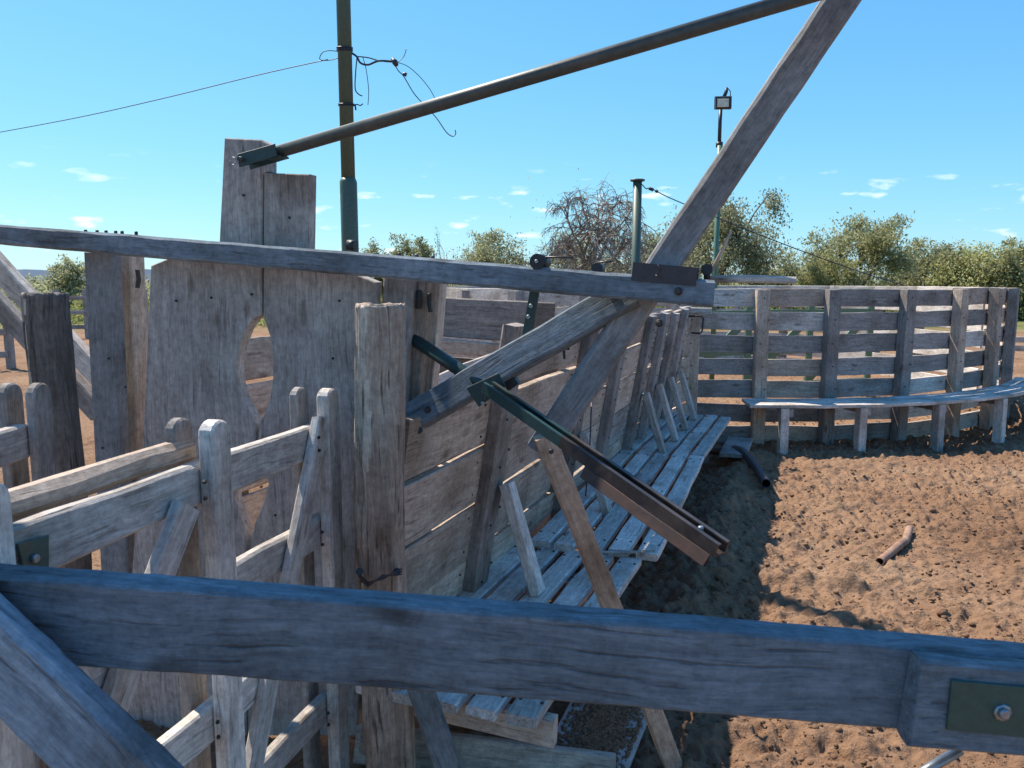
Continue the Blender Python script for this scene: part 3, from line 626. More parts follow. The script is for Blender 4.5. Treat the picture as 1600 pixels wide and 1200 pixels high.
# ------------------------------------------------------------------ picket gates
PG = Plane(P(303, 800, 1.87), P(492, 800, 2.44)); GN = PG.n if PG.n.x > 0 else -PG.n      # towards the camera side
def picket_outline(plane, off, pxc, pytop, w, zb, n=8):
    c = plane.hit(pxc, pytop, off); u = plane.u; r_ = w / 2
    pts = [Vector((c.x, c.y, zb)) - u * r_]
    cz = c.z - r_ * 0.9
    for k in range(n + 1):
        a = math.pi - math.pi * k / n; q = Vector((c.x, c.y, cz)) + u * r_ * math.cos(a) + Z * r_ * 0.9 * math.sin(a); pts.append(q)
    pts.append(Vector((c.x, c.y, zb)) + u * r_)
    return pts
nG = PG.n                              # Plane.n points to +y; face seen is the +x/-y side
side = 1 if nG.dot(CAM - PG.o) > 0 else -1
VN = nG * side                         # towards the camera
def gate_off(k): return k * side       # offset along nG that moves towards the camera
pg = thing('picket_gate', 'weathered picket gate standing open between front rail and split log post', 'gate', PG.hit(325, 1180))
spots = []
def picket(plane, pxc, pyt, w, off, t, parent, zb, vn, mat=M_GREY):
    return prism('picket', picket_outline(plane, off, pxc, pyt, w, zb), t, mat, parent, vn, cham=0.005)
for (xf, yf, xb) in ((322, 655, 268), (502, 606, 468), (-45, 752, -130)):
    picket(PG, xf, yf, 0.074, gate_off(0.022), 0.042, pg, 0.08, VN, M_PALE)
    pcb = PG.hit(xf, yf, gate_off(0.022))
    pts = [p - VN * 0.095 for p in picket_outline(PG, gate_off(0.022), xf, yf, 0.074, 0.08)]
    prism('picket', pts, 0.03, M_GREY, pg, VN, cham=0.005)
def g_rail(pa, pb_, w, off=0.0, t=0.035, mat=M_PALE, name='rail'):
    a = PG.hit(*pa, gate_off(off)); b_ = PG.hit(*pb_, gate_off(off)); z = (a.z + b_.z) / 2
    return board(name, a, b_, w, t, mat, pg, VN, cham=0.005, jit=0.003)
def rail_z(px, py): return PG.hit(px, py).z
zs = []
for px, py, w in ((415, 715, 0.105), (405, 885, 0.10), (300, 1145, 0.10), (480, 1130, 0.09)):
    z = PG.hit(px, py).z; zs.append(z)
    a = PG.hit(-60, 800); b_ = PG.hit(500, 800); a.z = z; b_.z = z
    board('rail', a, b_, w, 0.036, M_PALE, pg, VN, cham=0.006, jit=0.004)
    for xx in (322, 502):
        h = PG.hit(xx, 800, gate_off(0.053)); h.z = z; spots += [(h + Z * 0.02, VN), (h - Z * 0.02, VN)]
# half-round pole along the top of the near half, on the far side
a = PG.hit(-40, 800, gate_off(-0.055)); b_ = PG.hit(297, 800, gate_off(-0.055)); zz = zs[0] + 0.075
a.z = zz; b_.z = zz; board('top_rail', a, b_, 0.058, 0.05, M_WARM, pg, VN, cham=0.014, jit=0.003)
g_rail((502, 655), (392, 1215), 0.07, 0.036, 0.03, M_PALE, 'brace')
g_rail((290, 790), (150, 1180), 0.075, 0.036, 0.03, M_PALE, 'brace')
g_rail((75, 1010), (190, 1230), 0.07, 0.036, 0.03, M_PALE, 'brace')
nail_heads(pg, spots, 0.006)
c = PG.hit(52, 865, gate_off(0.024))
hp = prism('hinge_plate', [PG.hit(x, y, gate_off(0.024)) for x, y in ((24, 850), (73, 836), (73, 905), (40, 915))], 0.006, M_PLATE, pg, VN, cham=0.001)
bolt('bolt_head', PG.hit(53, 872, gate_off(0.031)), VN, 0.008, 0.008, M_STEEL, hp)
# small gate at the far left
PG2 = Plane(P(-80, 700, 1.95), P(55, 700, 2.3)); s2 = 1 if PG2.n.dot(CAM - PG2.o) > 0 else -1; VN2 = PG2.n * s2
pg2 = thing('picket_gate', 'small stretch of picket gate at the left edge in front of the dark log post', 'gate', PG2.hit(45, 1000))
pts = picket_outline(PG2, 0.022 * s2, 50, 598, 0.085, 0.08); prism('picket', pts, 0.03, M_GREY, pg2, VN2, cham=0.005)
prism('picket', [p - VN2 * 0.085 for p in pts], 0.03, M_GREY, pg2, VN2, cham=0.005)
pts = picket_outline(PG2, 0.022 * s2, -180, 650, 0.085, 0.08); prism('picket', pts, 0.03, M_GREY, pg2, VN2, cham=0.005)
for py in (690, 800, 930, 1080):
    z = PG2.hit(30, py).z; a = PG2.hit(-190, 800); b_ = PG2.hit(45, 800); a.z = z; b_.z = z
    board('rail', a, b_, 0.10, 0.036, M_GREY, pg2, VN2, cham=0.005, jit=0.003)

# ------------------------------------------------------------------ front rail of the working gate
fr = thing('front_rail', 'broad blue grey plank rail crossing the whole foreground, bolted at right', 'rail', P(800, 1200, 1.27))
FD = 1.27
FA = P(-150, 945, FD); FB = P(1760, 1092, FD)
FNn = Vector((0, -1, 0))
board('rail', FA, FB, 0.143, 0.06, M_RAIL, fr, FNn, cham=0.004, seg=60, jit=0.0009, bow=0.006)
rd = (FB - FA).normalized(); ru = FNn.cross(rd); ru = ru if ru.z > 0 else -ru
blk = board('end_block', P(1421, 1090, FD - 0.052) , P(1790, 1121, FD - 0.052), 0.148, 0.042, M_RAIL, fr, FNn, cham=0.006)
pl = prism('bolt_plate', [P(x, y, FD - 0.0775) for x, y in ((1484, 1060), (1720, 1083), (1720, 1168), (1482, 1143))], 0.005, M_PLATE, fr, Vector((0, 1, 0)), cham=0.001)
bolt('washer', P(1566, 1113, FD - 0.078), FNn, 0.014, 0.003, M_STEEL, pl)
bolt('bolt_head', P(1566, 1113, FD - 0.081), FNn, 0.0085, 0.009, M_STEEL, pl)
board('brace', P(-190, 842, FD - 0.075), P(300, 1310, FD - 0.075), 0.128, 0.05, M_RAIL, fr, FNn, cham=0.009, seg=20, jit=0.0008, bow=0.002)
tube('grey_bar', [P(1500, 1172, FD + 0.03), P(1400, 1232, FD + 0.02)], 0.0085, M_STEEL, fr, 12)
nail_heads(fr, [(P(170, 1147, FD - 0.1), FNn)], 0.004)

# ------------------------------------------------------------------ round pen
PC = Vector((2.9, 12.5, 0)); PR = 4.3
def arc(th, r, z=0.0): return PC + Vector((math.sin(th), -math.cos(th), 0)) * r + Z * z
def theta_px(px, r):                # where a pixel column meets the near side of the circle
    d = Vector(((px - 800) / F, FW.y, 0)).normalized(); o = Vector((0, 0, 0)) - PC
    bq = o.dot(d); disc = bq * bq - (o.dot(o) - r * r); s = -bq - math.sqrt(max(disc, 0)); q = o + d * s
    return math.atan2(q.x, -q.y)
pf = thing('round_pen_fence', 'curved plank fence of the round pen with bench along its front', 'fence', arc(0.1, PR))
pth = [theta_px(px, PR + 0.05) for px in (1081, 1185, 1292, 1405, 1487, 1540)]
last = pth[-1]; pth += [last + 0.20, last + 0.42, last + 0.64]
zrow = [1.575, 1.33, 1.085, 0.84, 0.595, 0.34, 0.10]
spots = []
rf_ = random.Random(5)
for i in range(len(pth) - 1):
    a, b_ = pth[i], pth[i + 1]; mid = (a + b_) / 2; nn = Vector((math.sin(mid), -math.cos(mid), 0))
    for z in zrow:
        board('plank', arc(a, PR, z + rf_.uniform(-.01, .01)), arc(b_, PR, z + rf_.uniform(-.01, .01)), 0.188 + rf_.uniform(-0.012, 0.01), 0.035, M_GREY if rf_.random() < 0.45 else (M_WARM if rf_.random() < 0.6 else M_PALE), pf, nn, cham=0.004, jit=0.003)
for th in pth:
    nn = Vector((math.sin(th), -math.cos(th), 0)); tl = rf_.uniform(-0.012, 0.012)
    board('post', arc(th, PR + 0.088, -0.15), arc(th + tl * 0.5, PR + 0.088, 1.665 if th > pth[0] else 1.42), 0.13 if th > pth[0] else 0.12, 0.12, M_GREY if rf_.random() < 0.5 else M_WARM, pf, nn, cham=0.008)
    tg = Vector((math.cos(th), math.sin(th), 0))
    for z in (0.62, 0.86, 1.1, 1.35, 1.58): spots.append((arc(th, PR + 0.154, z) + tg * rf_.uniform(-.05, .05), nn))
nail_heads(pf, spots, 0.008)
# link between chute wall and pen
jn = thing('corner_panel', 'narrow plank panel closing the corner between chute wall and round pen', 'panel', (1.8, 7.9, 0))
ca, cb_ = wallp(7.72, 0.45), arc(pth[0], PR)
for z in zrow: board('plank', Vector((ca.x, ca.y, z)), Vector((cb_.x, cb_.y, z)), 0.225, 0.035, M_WARM, jn, Vector((0.3, -1, 0)))
hd = arc(pth[0] - 0.02, PR + 0.2, 0)
tube('handle', [P(1075, 494, 7.55), P(1096, 494, 7.5), P(1099, 498, 7.5), P(1097, 518, 7.5), P(1094, 521, 7.5), P(1080, 520, 7.55)], 0.009, M_BLACK, jn, 8)
board('cap_board', P(1062, 484, 7.6), P(1112, 486, 7.5), 0.06, 0.05, M_PALE, jn)
# bench
bn = thing('curved_bench', 'curved slatted bench following the outside of the round pen fence', 'bench', arc(0.1, PR + 0.4))
t0 = theta_px(1172, PR + 0.55); lth = [theta_px(px, PR + 0.56) for px in (1227, 1349, 1470, 1567)]
bth = [t0] + lth + [lth[-1] + 0.2, lth[-1] + 0.42]
for i in range(len(bth) - 1):
    nseg = 3 if i else 1
    for r_ in (0.21, 0.36, 0.51):
        for q in range(nseg):
            a = bth[i] + (bth[i + 1] - bth[i]) * q / nseg; b_ = bth[i] + (bth[i + 1] - bth[i]) * (q + 1) / nseg
            board('slat', arc(a, PR + r_ + .02, 0.505), arc(b_, PR + r_ + .02, 0.505), 0.13, 0.035, M_PALE, bn, Z, cham=0.004)
for th in bth[1:]:
    nn = Vector((math.sin(th), -math.cos(th), 0)); tg = Vector((math.cos(th), math.sin(th), 0))
    board('leg', arc(th, PR + 0.56, -0.12), arc(th, PR + 0.56, 0.485), 0.085, 0.10, M_PALE, bn, nn)
    board('bearer', arc(th, PR + 0.15, 0.44) + tg * 0.07, arc(th, PR + 0.58, 0.44) + tg * 0.07, 0.08, 0.04, M_GREY, bn, tg)
# far side of the round pen
ff = thing('round_pen_far_fence', 'sunlit far side of the round pen seen through the fence gaps', 'fence', arc(math.pi, PR))
fth = np.linspace(pth[-1] - 2 * math.pi + 0.02, pth[0] - 0.05, 22)[::-1]
for i in range(len(fth) - 1):
    a, b_ = fth[i], fth[i + 1]; mid = (a + b_) / 2; nn = Vector((math.sin(mid), -math.cos(mid), 0))
    for z in zrow: board('plank', arc(a, PR, z), arc(b_, PR, z), 0.185, 0.035, M_PALE, ff, nn, seg=3)
    board('post', arc(a, PR + 0.08, -0.1), arc(a, PR + 0.08, 1.64), 0.15, 0.11, M_GREY, ff, nn, seg=3)
# green steel gate inside the pen
sg = thing('steel_gate', 'green painted steel gate inside the round pen behind its plank fence', 'gate', (3.9, 11.2, 0))
def SGp(u, z): return Vector((2.35 + 3.1 * u, 10.6 + 1.1 * u, z))
sgn = Vector((0.33, -0.94, 0))
for z in (0.25, 0.75, 1.3, 1.6): board('bar', SGp(0, z), SGp(1, z), 0.09, 0.03, M_LGREEN, sg, sgn, cham=0.002)
for u in (0.0, 0.33, 0.66, 1.0): board('upright', SGp(u, 0.1), SGp(u, 1.62), 0.10, 0.04, M_LGREEN, sg, sgn, cham=0.002)
for u in (0, 0.33, 0.66): board('brace', SGp(u, 0.3), SGp(u + 0.33, 1.25), 0.12, 0.02, M_LGREEN, sg, sgn, cham=0.002)

# ------------------------------------------------------------------ poles, lamp and wires
up = thing('utility_pole', 'tall olive green steel pole stepped in thickness behind the head gate', 'pole', (P(542, 200, 6.2).x, P(542, 200, 6.2).y, 0))
pp = up.location.copy()
zst = P(542, 283, 6.2).z
tube('lower_tube', [pp - Z * 0.1, pp + Z * zst, pp + Z * (zst + 0.03)], [0.07, 0.07, 0.058], M_POLEG, up, 20)
tube('upper_tube', [pp + Z * zst, pp + Z * 6.5], 0.056, M_POLEG, up, 20)
zw = P(542, 84, 6.2).z; zw2 = P(542, 166, 6.2).z
for z, k in ((zw, 3), (zw2, 2)):
    for q in range(k):
        tube('wire_wrap', [pp + Vector((0.062 * math.cos(a), 0.062 * math.sin(a), z + 0.012 * q + 0.01 * math.sin(a))) for a in np.linspace(0, 6.28, 16)], 0.005, M_WIRE, up, 5)
tube('wire_end', [P(x, y, 6.12) for x, y in ((552, 164), (558, 163), (563, 165), (567, 162))], 0.005, M_WIRE, up, 5)
tube('wire_end', [P(x, y, 6.12) for x, y in ((555, 164), (556, 172))], 0.007, M_WIRE, up, 5)
wi = thing('loose_wires', 'dark wires with clamps hanging from the top of the tall green pole', 'wires', P(556, 90, 6.15))
def wire(pts, r=0.004, d=6.15, par=wi, name='strand', d2=None):
    k = len(pts)
    # smooth the polyline
    pts3 = [P(x, y, d + ((d2 - d) * i / (k - 1) if d2 else 0)) for i, (x, y) in enumerate(pts)]
    sm = []
    for i in range(k - 1):
        p0 = pts3[max(i - 1, 0)]; p1 = pts3[i]; p2 = pts3[i + 1]; p3 = pts3[min(i + 2, k - 1)]
        for q in range(5):
            s = q / 5; sm.append(0.5 * ((2 * p1) + (p2 - p0) * s + (2 * p0 - 5 * p1 + 4 * p2 - p3) * s * s + (3 * p1 - p0 - 3 * p2 + p3) * s ** 3))
    sm.append(pts3[-1]); return tube(name, sm, r, M_WIRE, par, 5)
wire([(548, 82), (557, 88), (563, 98), (575, 101), (592, 95), (614, 96)], 0.0085)
wire([(557, 88), (575, 90), (593, 95), (614, 97)], 0.005)
wire([(558, 90), (556, 110), (555, 138), (560, 147), (566, 150)], 0.005)
wire([(567, 90), (572, 108), (576, 140), (575, 164)], 0.003)
wire([(616, 98), (622, 110), (630, 118), (636, 128), (650, 150), (680, 182), (697, 206), (707, 213), (712, 209), (711, 203)], 0.004)
wire([(618, 97), (636, 103), (656, 120), (672, 140), (680, 155)], 0.003)
wire([(622, 97), (631, 88), (635, 76)], 0.003)
tube('clamp', [P(613, 92, 6.15), P(617, 97, 6.13), P(620, 103, 6.15)], [0.014, 0.024, 0.016], M_WIRE, wi, 8)
tube('clamp', [P(630, 115, 6.15), P(635, 117, 6.15)], [0.012, 0.016], M_WIRE, wi, 8)
ow = thing('overhead_wire', 'thin wire sagging away left from the tall green pole', 'wire', P(300, 145, 6.5))
wire([(530, 90), (515, 94), (500, 93), (504, 82), (516, 79), (531, 81)], 0.0035, 6.15, ow)
wire([(512, 93), (400, 118), (250, 155), (100, 188), (-120, 228)], 0.004, 6.15, ow, d2=8.5)
# post with cap
cp = thing('capped_post', 'square topped olive steel post with a flat cap beside the bare tree', 'post', (P(995, 340, 9.5).x, P(995, 340, 9.5).y, 0))
q = cp.location.copy(); zt = P(995, 284, 9.5).z
tube('tube', [q - Z * 0.1, q + Z * zt], 0.055, M_POLEG, cp, 16); tube('cap', [q + Z * zt, q + Z * (zt + 0.02)], 0.09, M_POLE, cp, 16)
gw = thing('guy_cable', 'steel guy cable running down right from the capped post to the pen fence', 'cable', P(1010, 292, 9.5))
wire([(1003, 288), (1010, 295), (1018, 295), (1060, 315), (1200, 372), (1330, 420), (1412, 446)], 0.0065, 9.5, gw, d2=9.3)
tube('clamp', [P(1014, 294, 9.45), P(1021, 297, 9.45)], 0.02, M_BLACK, gw, 8); tube('clamp', [P(1024, 298, 9.45), P(1028, 300, 9.45)], 0.018, M_BLACK, gw, 8)
wire([(993, 298), (960, 312), (900, 338)], 0.004, 9.5, gw, d2=14)
# flood light
fl = thing('flood_light_pole', 'slim green pole carrying a square flood light on a bent arm', 'lamp post', (P(1124, 250, 13).x, P(1124, 250, 13).y, 0))
q = fl.location.copy(); tube('pole', [q - Z * 0.1, q + Z * P(1124, 228, 13).z], 0.045, M_LGREEN, fl, 14)
za = P(1124, 225, 13)
tube('arm', [za - Z * 0.1, P(1125, 190, 13), P(1126, 170, 13)], 0.032, M_BLACK, fl, 10)
tube('collar', [za - Z * 0.05, za + Z * 0.03], 0.06, M_BLACK, fl, 12)
lh = board('lamp_head', P(1117, 161, 12.9), P(1142, 160.5, 12.9), 0.205, 0.09, M_BLACK, fl, cham=0.015, bow=0)
board('lens', P(1121, 161, 12.84), P(1138.5, 160.7, 12.84), 0.13, 0.02, M_LAMP, lh, cham=0.004, bow=0)
tube('bracket', [P(1131, 152, 12.95), P(1135, 143, 12.95), P(1135, 137, 12.95)], [0.03, 0.03, 0.025], M_BLACK, fl, 8)
wire([(1137, 138), (1141, 143), (1141, 150)], 0.008, 12.95, fl, 'cable')

# ------------------------------------------------------------------ things on the ground
def ground_path(pts, r, lift=0.0): 
    return [Vector((p.x, p.y, gz(p.x, p.y) + r * 0.8 + lift)) for p in (G(x, y) for x, y in pts)]
def smooth(pts3, n=6):
    k = len(pts3); sm = []
    for i in range(k - 1):
        p0 = pts3[max(i - 1, 0)]; p1 = pts3[i]; p2 = pts3[i + 1]; p3 = pts3[min(i + 2, k - 1)]
        for q in range(n):
            s = q / n; sm.append(0.5 * ((2 * p1) + (p2 - p0) * s + (2 * p0 - 5 * p1 + 4 * p2 - p3) * s * s + (3 * p1 - p0 - 3 * p2 + p3) * s ** 3))
    return sm + [pts3[-1]]
def hollow_tube(name, pts, r, mat, parent=None, sides=16):
    v, f = tube_data(pts, r, sides, False); nb = len(v); v2, f2 = tube_data(pts, r * 0.84, sides, False)
    f2 = [tuple(q + nb for q in reversed(p)) for p in f2]; n = len(pts)
    rim = []
    for e, flip in ((0, True), ((n - 1) * sides, False)):
        for k in range(sides):
            q4 = (e + k, e + (k + 1) % sides, nb + e + (k + 1) % sides, nb + e + k); rim.append(q4[::-1] if flip else q4)
    me = mesh_from(list(v) + list(v2), f + f2 + rim); o = link(name, me, mat, parent); me.shade_smooth(); return o
hs = hollow_tube('black_hose', smooth(ground_path([(1112, 716), (1130, 724), (1155, 735), (1178, 752), (1192, 768), (1196, 776)], 0.045, 0.045)), 0.040, M_HOSE)
tag(hs, 'fat black plastic hose curving out of the soil beside the catwalk', 'hose')
bpipe = hollow_tube('bent_pipe', smooth(ground_path([(1374, 884), (1388, 872), (1406, 862), (1415, 850), (1420, 832)], 0.025, 0.012)), 0.026, M_TERRA)
tag(bpipe, 'bent dusty brown pipe lying on the sunlit dirt at right', 'pipe')
sp_ = board('step_plank', G(1145, 712, 0.17), G(1157, 686, 0.2), 0.24, 0.035, M_GREY, None, Z); tag(sp_, 'short plank step lying on the soil at the far end of the catwalk', 'plank')
# plank with dirt on it, and the ground timber under the front rail
dp = board('ramp_plank', G(915, 1192, 0.04) , G(965, 1085, 0.10), 0.30, 0.03, M_GREY, None, (Z + Vector((0.1, -0.05, 0)))); tag(dp, 'broad grey plank half covered in dirt lying below the front rail', 'plank')
gt = board('ground_timber', G(560, 1160, 0.07), G(960, 1210, 0.05), 0.13, 0.07, M_WARM, None, Vector((0, -1, 0.4))); tag(gt, 'squared timber lying on the ground at the foot of the split log post', 'timber')
ss = board('slanting_strut', P(652, 1060, 2.32), P(712, 1230, 2.20), 0.075, 0.05, M_GREY, None, Vector((0.2, -1, 0.1))); tag(ss, 'grey wooden strut slanting down right from the split log post under the front rail', 'strut')
# dirt strewn over the ramp plank
N = 5000; c0 = dp.matrix_world; dv_ = np.stack([RNG.uniform(-0.28, 0.28, N), RNG.normal(0, 0.06, N).clip(-.13, .13), np.full(N, 0.018)], -1)
cm = np.array(c0.to_3x3()); loc = np.array(c0.translation); pts_ = dv_ @ cm.T + loc; rs = 0.002 + 0.006 * RNG.random(N) ** 3
V = ic[None] * (1 + RNG.uniform(-0.3, 0.3, (N, 12, 1))) * rs[:, None, None] * np.array([1.5, 1.5, 0.8]) + pts_[:, None, :]
o = link('strewn_dirt', fast_mesh('strewn_dirt', V.reshape(-1, 3), (np.array(icf)[None] + (np.arange(N) * 12)[:, None, None]).reshape(-1, 3)), M_DIRT); tag(o, 'crumbs of earth strewn over the grey plank below the front rail', 'dirt', kind='stuff')

# ------------------------------------------------------------------ pens in the left distance
def far_fence(pa, pb_, n, rails, h, label, name='rail_fence', mat=M_GREY):
    a, b_ = G(*pa), G(*pb_); a.z = b_.z = 0
    t_ = thing(name, label, 'fence', a); nn = Vector((0, -1, 0))
    for k in range(n):
        p = a.lerp(b_, k / (n - 1)); board('post', p - Z * 0.1, p + Z * h, 0.13, 0.13, mat, t_, nn, seg=3)
    for z in rails:
        for k in range(n - 1): board('rail', a.lerp(b_, k / (n - 1)) + Z * z + nn * 0.08, a.lerp(b_, (k + 1) / (n - 1)) + Z * z + nn * 0.08, 0.13, 0.035, mat, t_, nn, seg=3)
    return t_
f1 = far_fence((-150, 588), (18, 576), 3, (0.3, 0.75, 1.2), 1.45, 'dark rail fence with a diagonal brace at the far left of the dirt pen')
board('brace', G(-60, 582) + Z * 0.25 - Vector((0, .12, 0)), G(18, 577) + Z * 1.15 - Vector((0, .12, 0)), 0.11, 0.03, M_GREY, f1)
f2 = far_fence((92, 528), (230, 528), 4, (0.35, 0.8, 1.25), 1.5, 'pale rail fence across the far side of the left dirt pen')
f3 = far_fence((700, 525), (1010, 520), 6, (0.4, 0.85, 1.3), 1.5, 'distant rail fence behind the chute below the bare tree')
f4 = far_fence((1560, 560), (1700, 565), 3, (0.25, 0.45), 0.62, 'low rail with white boards right of the round pen', mat=M_PALE)

# ------------------------------------------------------------------ vegetation
def leaf_quads(centres, size, rng, droop=0.0):
    n = len(centres); a = rng.normal(size=(n, 3)); a[:, 2] -= droop; a /= np.linalg.norm(a, axis=1)[:, None]
    b = rng.normal(size=(n, 3)); b -= a * (a * b).sum(1)[:, None]; b /= np.linalg.norm(b, axis=1)[:, None]
    s = size * rng.uniform(0.6, 1.4, (n, 1))
    A = a * s; B = b * s * 0.42
    v = np.stack([centres - A, centres + B, centres + A, centres - B], 1).reshape(-1, 3)
    return v, np.arange(4 * n).reshape(-1, 4)
def tree_mesh_parts(H, Wd, rng, trunk_h, n_leaf, leaf, bare=False, weep=0.0, n_limb=6, trunk_r=0.14, depth=4):
    tv, tf = [], []; tips = []; rmin = 0.007 if bare else 0.006
    def add(pts, rads, sides):
        v, f = tube_data(pts, rads, sides, False); b0 = len(tv); tv.extend(v); tf.extend([tuple(q + b0 for q in p) for p in f])
    def grow(p, d, ln, r, lev):
        k = 4; pts = [p]; dd = d.copy()
        for i in range(k):
            dd = (dd + Vector(rng.normal(0, 0.22, 3)) + Z * (0.10 if lev < 2 else (0.02 - 0.12 * weep * lev))).normalized(); pts.append(pts[-1] + dd * ln / k)
        add(pts, list(np.linspace(r, r * 0.55, k + 1)), 6 if lev < 2 else (4 if lev < 3 else 3))
        if lev >= 2: tips.extend([(q, lev) for q in pts[1:]])
        if lev < depth:
            nch = (3 if lev < 2 else (3 if bare else 2)) + (2 if bare and lev >= 2 else 0)
            for c in range(nch):
                s = rng.uniform(0.35, 1.0); q = pts[min(k, int(s * k) + 1)]
                nd = (dd + Vector(rng.normal(0, 0.62, 3))).normalized()
                grow(q, nd, ln * rng.uniform(0.5, 0.78), max(r * (0.56 if bare else 0.5), rmin), lev + 1)
    base = Vector((0, 0, -0.1)); lean = Vector((rng.normal(0, 0.08), rng.normal(0, 0.08), 1))
    tp = Vector((lean.x * trunk_h, lean.y * trunk_h, trunk_h))
    add([base, base.lerp(tp, 0.5), tp], [trunk_r * 1.15, trunk_r, trunk_r * 0.8], 9)
    for c in range(n_limb):
        a = 2 * math.pi * (c + rng.uniform(-0.3, 0.3)) / n_limb; el = rng.uniform(0.45, 1.25)
        d = Vector((math.cos(a) * math.cos(el) * 1.1, math.sin(a) * math.cos(el), math.sin(el))).normalized()
        grow(tp, d, (H - trunk_h) * 0.52, trunk_r * 0.55, 1)
    T = np.array([tuple(q) for q, _ in tips]); tvn = np.array([tuple(q) for q in tv])
    # fit to the wanted size
    zmax = T[:, 2].max(); r_ = np.percentile(np.hypot(T[:, 0], T[:, 1]), 96)
    sc = np.array([Wd / 2 / r_, Wd / 2 / r_, 1.0]); zs_ = (H - 0.15 - trunk_h) / (zmax - trunk_h)
    def fit(v):
        v = v * sc; hi = v[:, 2] > trunk_h; v[hi, 2] = trunk_h + (v[hi, 2] - trunk_h) * zs_; return v
    T = fit(T); tvn2 = fit(tvn.copy()); low = tvn[:, 2] <= trunk_h + 0.02; tvn2[low] = tvn[low]
    lv_, lf_ = None, None
    if n_leaf:
        n_leaf = int(n_leaf * (1.0 if bare else 1.35)); idx = rng.integers(0, len(T), n_leaf); c = T[idx] + rng.normal(0, 1, (n_leaf, 3)).clip(-1.5, 1.5) * np.array([0.13, 0.13, 0.10]) * (Wd / 3.2)
        nb_ = 46; ce = rng.normal(size=(nb_, 3)); ce /= np.linalg.norm(ce, axis=1)[:, None]; ce *= rng.uniform(0.35, 0.98, (nb_, 1)) ** 0.6
        ch_ = H - trunk_h * 0.75; ce = ce * np.array([Wd * 0.45, Wd * 0.45, ch_ * 0.45]) + np.array([0, 0, trunk_h * 0.75 + ch_ * 0.5])
        fil = rng.random(n_leaf) < (0.12 if bare else 0.36); kk = rng.integers(0, nb_, n_leaf)
        cc = ce[kk] + rng.normal(size=(n_leaf, 3)).clip(-1.7, 1.7) * np.array([0.085 * Wd, 0.085 * Wd, 0.07 * ch_]) * (0.6 + 0.8 * (kk % 7) / 6)[:, None]
        c = np.where(fil[:, None], cc, c)
        if weep: c[:, 2] -= np.abs(rng.normal(0, 0.25 * weep, n_leaf))
        c[:, 2] = np.maximum(c[:, 2], 0.15)
        lv_, lf_ = leaf_quads(c, leaf * 0.98, rng, weep)
    return [tuple(q) for q in tvn2], tf, lv_, lf_
def tree(name, label, cat, group, px, d, top, wpx, seed, mat, n_leaf=7000, leaf=0.065, trunk=0.32, bare=False, weep=0.3, depth=4, twig=None, n_limb=6, trunk_r=0.14):
    rng = np.random.default_rng(seed); b_ = P(px, 440, d); base = Vector((b_.x, b_.y, 0)); H = P(px, top, d).z; Wd = wpx / F * d
    tv, tf, lv_, lf_ = tree_mesh_parts(H, Wd, rng, max(0.15, trunk * H), n_leaf, leaf, bare, weep, n_limb, trunk_r, depth)
    o = thing(name, label, cat, base, group)
    link('trunk', mesh_from(tv, tf), twig or M_BARK, o, Matrix.Translation(base))
    if lv_ is not None: link('crown', fast_mesh('crown', lv_, lf_), mat, o, Matrix.Translation(base))
    return o
TG = 'trees beyond the pens'
tree('shade_tree', 'small open crowned tree standing alone at the far left', 'tree', TG, 108, 44, 396, 70, 101, M_LEAF3, 4200, 0.075, weep=0.2)
tree('shade_tree', 'wide dark green tree behind the floodlight pole', 'tree', TG, 1120, 34, 300, 210, 102, M_LEAF3, 17000, 0.07, weep=0.9, trunk=0.3)
tree('shade_tree', 'large rounded olive tree above the middle of the round pen fence', 'tree', TG, 1335, 35, 334, 165, 103, M_LEAF, 15000, 0.07, weep=0.6, trunk=0.28)
tree('shade_tree', 'yellow green tree at left foot of the large olive tree', 'tree', TG, 1290, 33, 386, 95, 104, M_LEAF2, 8000, 0.06, weep=0.2, trunk=0.15)
tree('shade_tree', 'low green tree between the floodlight pole tree and the large olive tree', 'tree', TG, 1215, 40, 386, 120, 105, M_LEAF3, 8000, 0.07, trunk=0.15)
tree('shade_tree', 'broad tree right of the large olive tree', 'tree', TG, 1440, 38, 368, 130, 106, M_LEAF, 10000, 0.07, trunk=0.2)
tree('shade_tree', 'pale green tree second from the right edge above the fence end', 'tree', TG, 1515, 36, 372, 130, 107, M_LEAF2, 11000, 0.07, trunk=0.15)
tree('shade_tree', 'olive tree cut off by the right edge', 'tree', TG, 1592, 35, 368, 130, 108, M_LEAF, 12000, 0.07, trunk=0.15)
tree('shade_tree', 'rounded olive tree left of the bare tree', 'tree', TG, 768, 38, 357, 125, 109, M_LEAF3, 11000, 0.07, trunk=0.18)
tree('shade_tree', 'low olive tree just right of the tall green pole', 'tree', TG, 648, 42, 364, 85, 110, M_LEAF, 7000, 0.075, trunk=0.15)
tree('shade_tree', 'low bushy tree partly hidden by the tall green pole', 'tree', TG, 575, 43, 371, 90, 111, M_LEAF, 7000, 0.075, trunk=0.12)
tree('shade_tree', 'dull green tree behind the bare tree', 'tree', TG, 930, 42, 352, 170, 112, M_LEAF3, 9000, 0.075, trunk=0.15)
tree('shade_tree', 'dull green tree right behind the capped post', 'tree', TG, 1040, 41, 358, 120, 113, M_LEAF3, 7000, 0.075, trunk=0.15)
tree('bare_tree', 'leafless tree with a tall twiggy crown left of the capped post', 'tree', TG, 925, 31, 258, 240, 120, M_LEAF3, 700, 0.05, trunk=0.3, bare=True, weep=0.45, depth=5, twig=M_TWIG, n_limb=8, trunk_r=0.2)
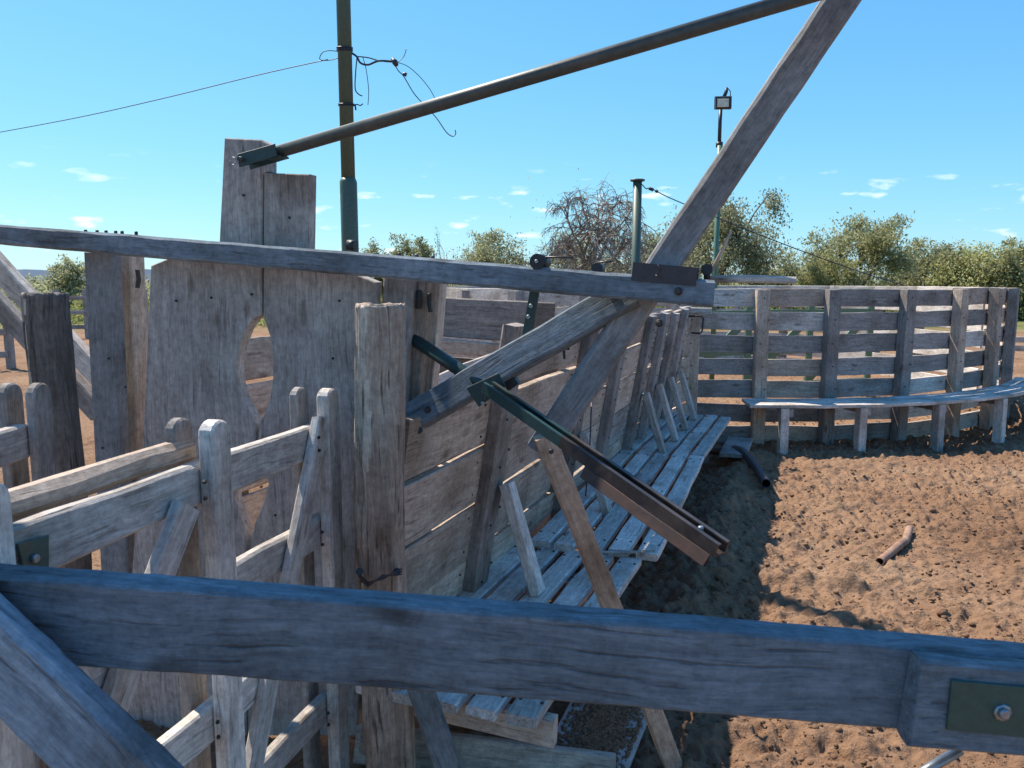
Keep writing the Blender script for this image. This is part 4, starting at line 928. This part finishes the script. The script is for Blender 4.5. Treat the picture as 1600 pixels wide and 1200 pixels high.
tree('bare_tree', 'small leafless sapling right of the low olive tree', 'tree', TG, 700, 34, 345, 60, 121, M_LEAF3, 0, 0.05, trunk=0.25, bare=True, depth=4, twig=M_TWIG, n_limb=4, trunk_r=0.08)
BG = 'bare shrubs under the bare tree'
bl = ['reddish leafless shrub left below the bare tree', 'reddish leafless shrub straight below the bare tree', 'reddish leafless shrub between bare tree and capped post', 'reddish leafless shrub right of the capped post', 'low leafless shrub below the rounded olive tree', 'low leafless shrub just above the chute door']
for k, (px, top, w) in enumerate([(865, 352, 130), (935, 350, 130), (990, 356, 110), (1055, 362, 110), (800, 398, 100), (720, 400, 110)]):
    tree('bare_shrub', bl[k], 'shrub', BG, px, 28 + k * 0.7, top, w, 140 + k, M_LEAF3, 500, 0.05, trunk=0.08, bare=True, depth=4, twig=M_TWIG, n_limb=7, trunk_r=0.05)
# scrub that reads as one mass
rng = np.random.default_rng(50); cs = []
for k in range(210):
    px = rng.uniform(-500, 2100); d = rng.uniform(42, 70); p = P(px, 440, d); h = rng.uniform(1.6, 3.2) * (0.75 if px < 560 else 1.0); r_ = rng.uniform(1.0, 2.2)
    n = 420; q = rng.normal(size=(n, 3)); q /= np.linalg.norm(q, axis=1)[:, None]; q *= rng.uniform(0.55, 1.05, (n, 1)) * np.array([r_, r_, h * 0.5]); q[:, 2] += h * 0.5
    cs.append(q + np.array([p.x, p.y, 0]))
v, f = leaf_quads(np.concatenate(cs), 0.12, rng); o = link('distant_scrub', fast_mesh('distant_scrub', v, f), M_LEAF3); tag(o, 'continuous belt of distant green scrub along the horizon', 'scrub', kind='stuff')
cs = []
for k in range(260):
    px = rng.uniform(-300, 1900); d = rng.uniform(29, 44); p = P(px, 440, d); h = rng.uniform(0.5, 1.25); r_ = rng.uniform(0.5, 1.1)
    n = 150; q = rng.normal(size=(n, 3)) * np.array([r_ * 0.5, r_ * 0.5, 0]); q[:, 2] = rng.uniform(0, 1, n) * h; cs.append(q + np.array([p.x, p.y, 0]))
v, f = leaf_quads(np.concatenate(cs), 0.085, rng); o = link('weeds', fast_mesh('weeds', v, f), M_GRASS); tag(o, 'yellow green weeds growing where the dirt pens end', 'weeds', kind='stuff')
# blue hills far off, with haze put into their colour
v, f = [], []; n = 90
for i in range(n + 1):
    a = -1.2 + 2.4 * i / n; x = 1300 * math.sin(a); y = 1300 * math.cos(a); h = 4 + 17 * max(0, math.exp(-((a + 0.50) / 0.22) ** 2)) + 2 * math.sin(i * 0.7) + 1.5 * math.sin(i * 1.9)
    v += [(x, y, -2), (x * 1.02, y * 1.02, h), (x * 1.12, y * 1.12, -2)]
for i in range(n): f += [(3 * i, 3 * i + 3, 3 * i + 4, 3 * i + 1), (3 * i + 1, 3 * i + 4, 3 * i + 5, 3 * i + 2)]
mh, th_, bh = newmat('hazy_hill'); bh.inputs['Base Color'].default_value = (0.16, 0.20, 0.25, 1); bh.inputs['Roughness'].default_value = 1
o = link('hills', mesh_from(v, f), mh); o['kind'] = 'structure'
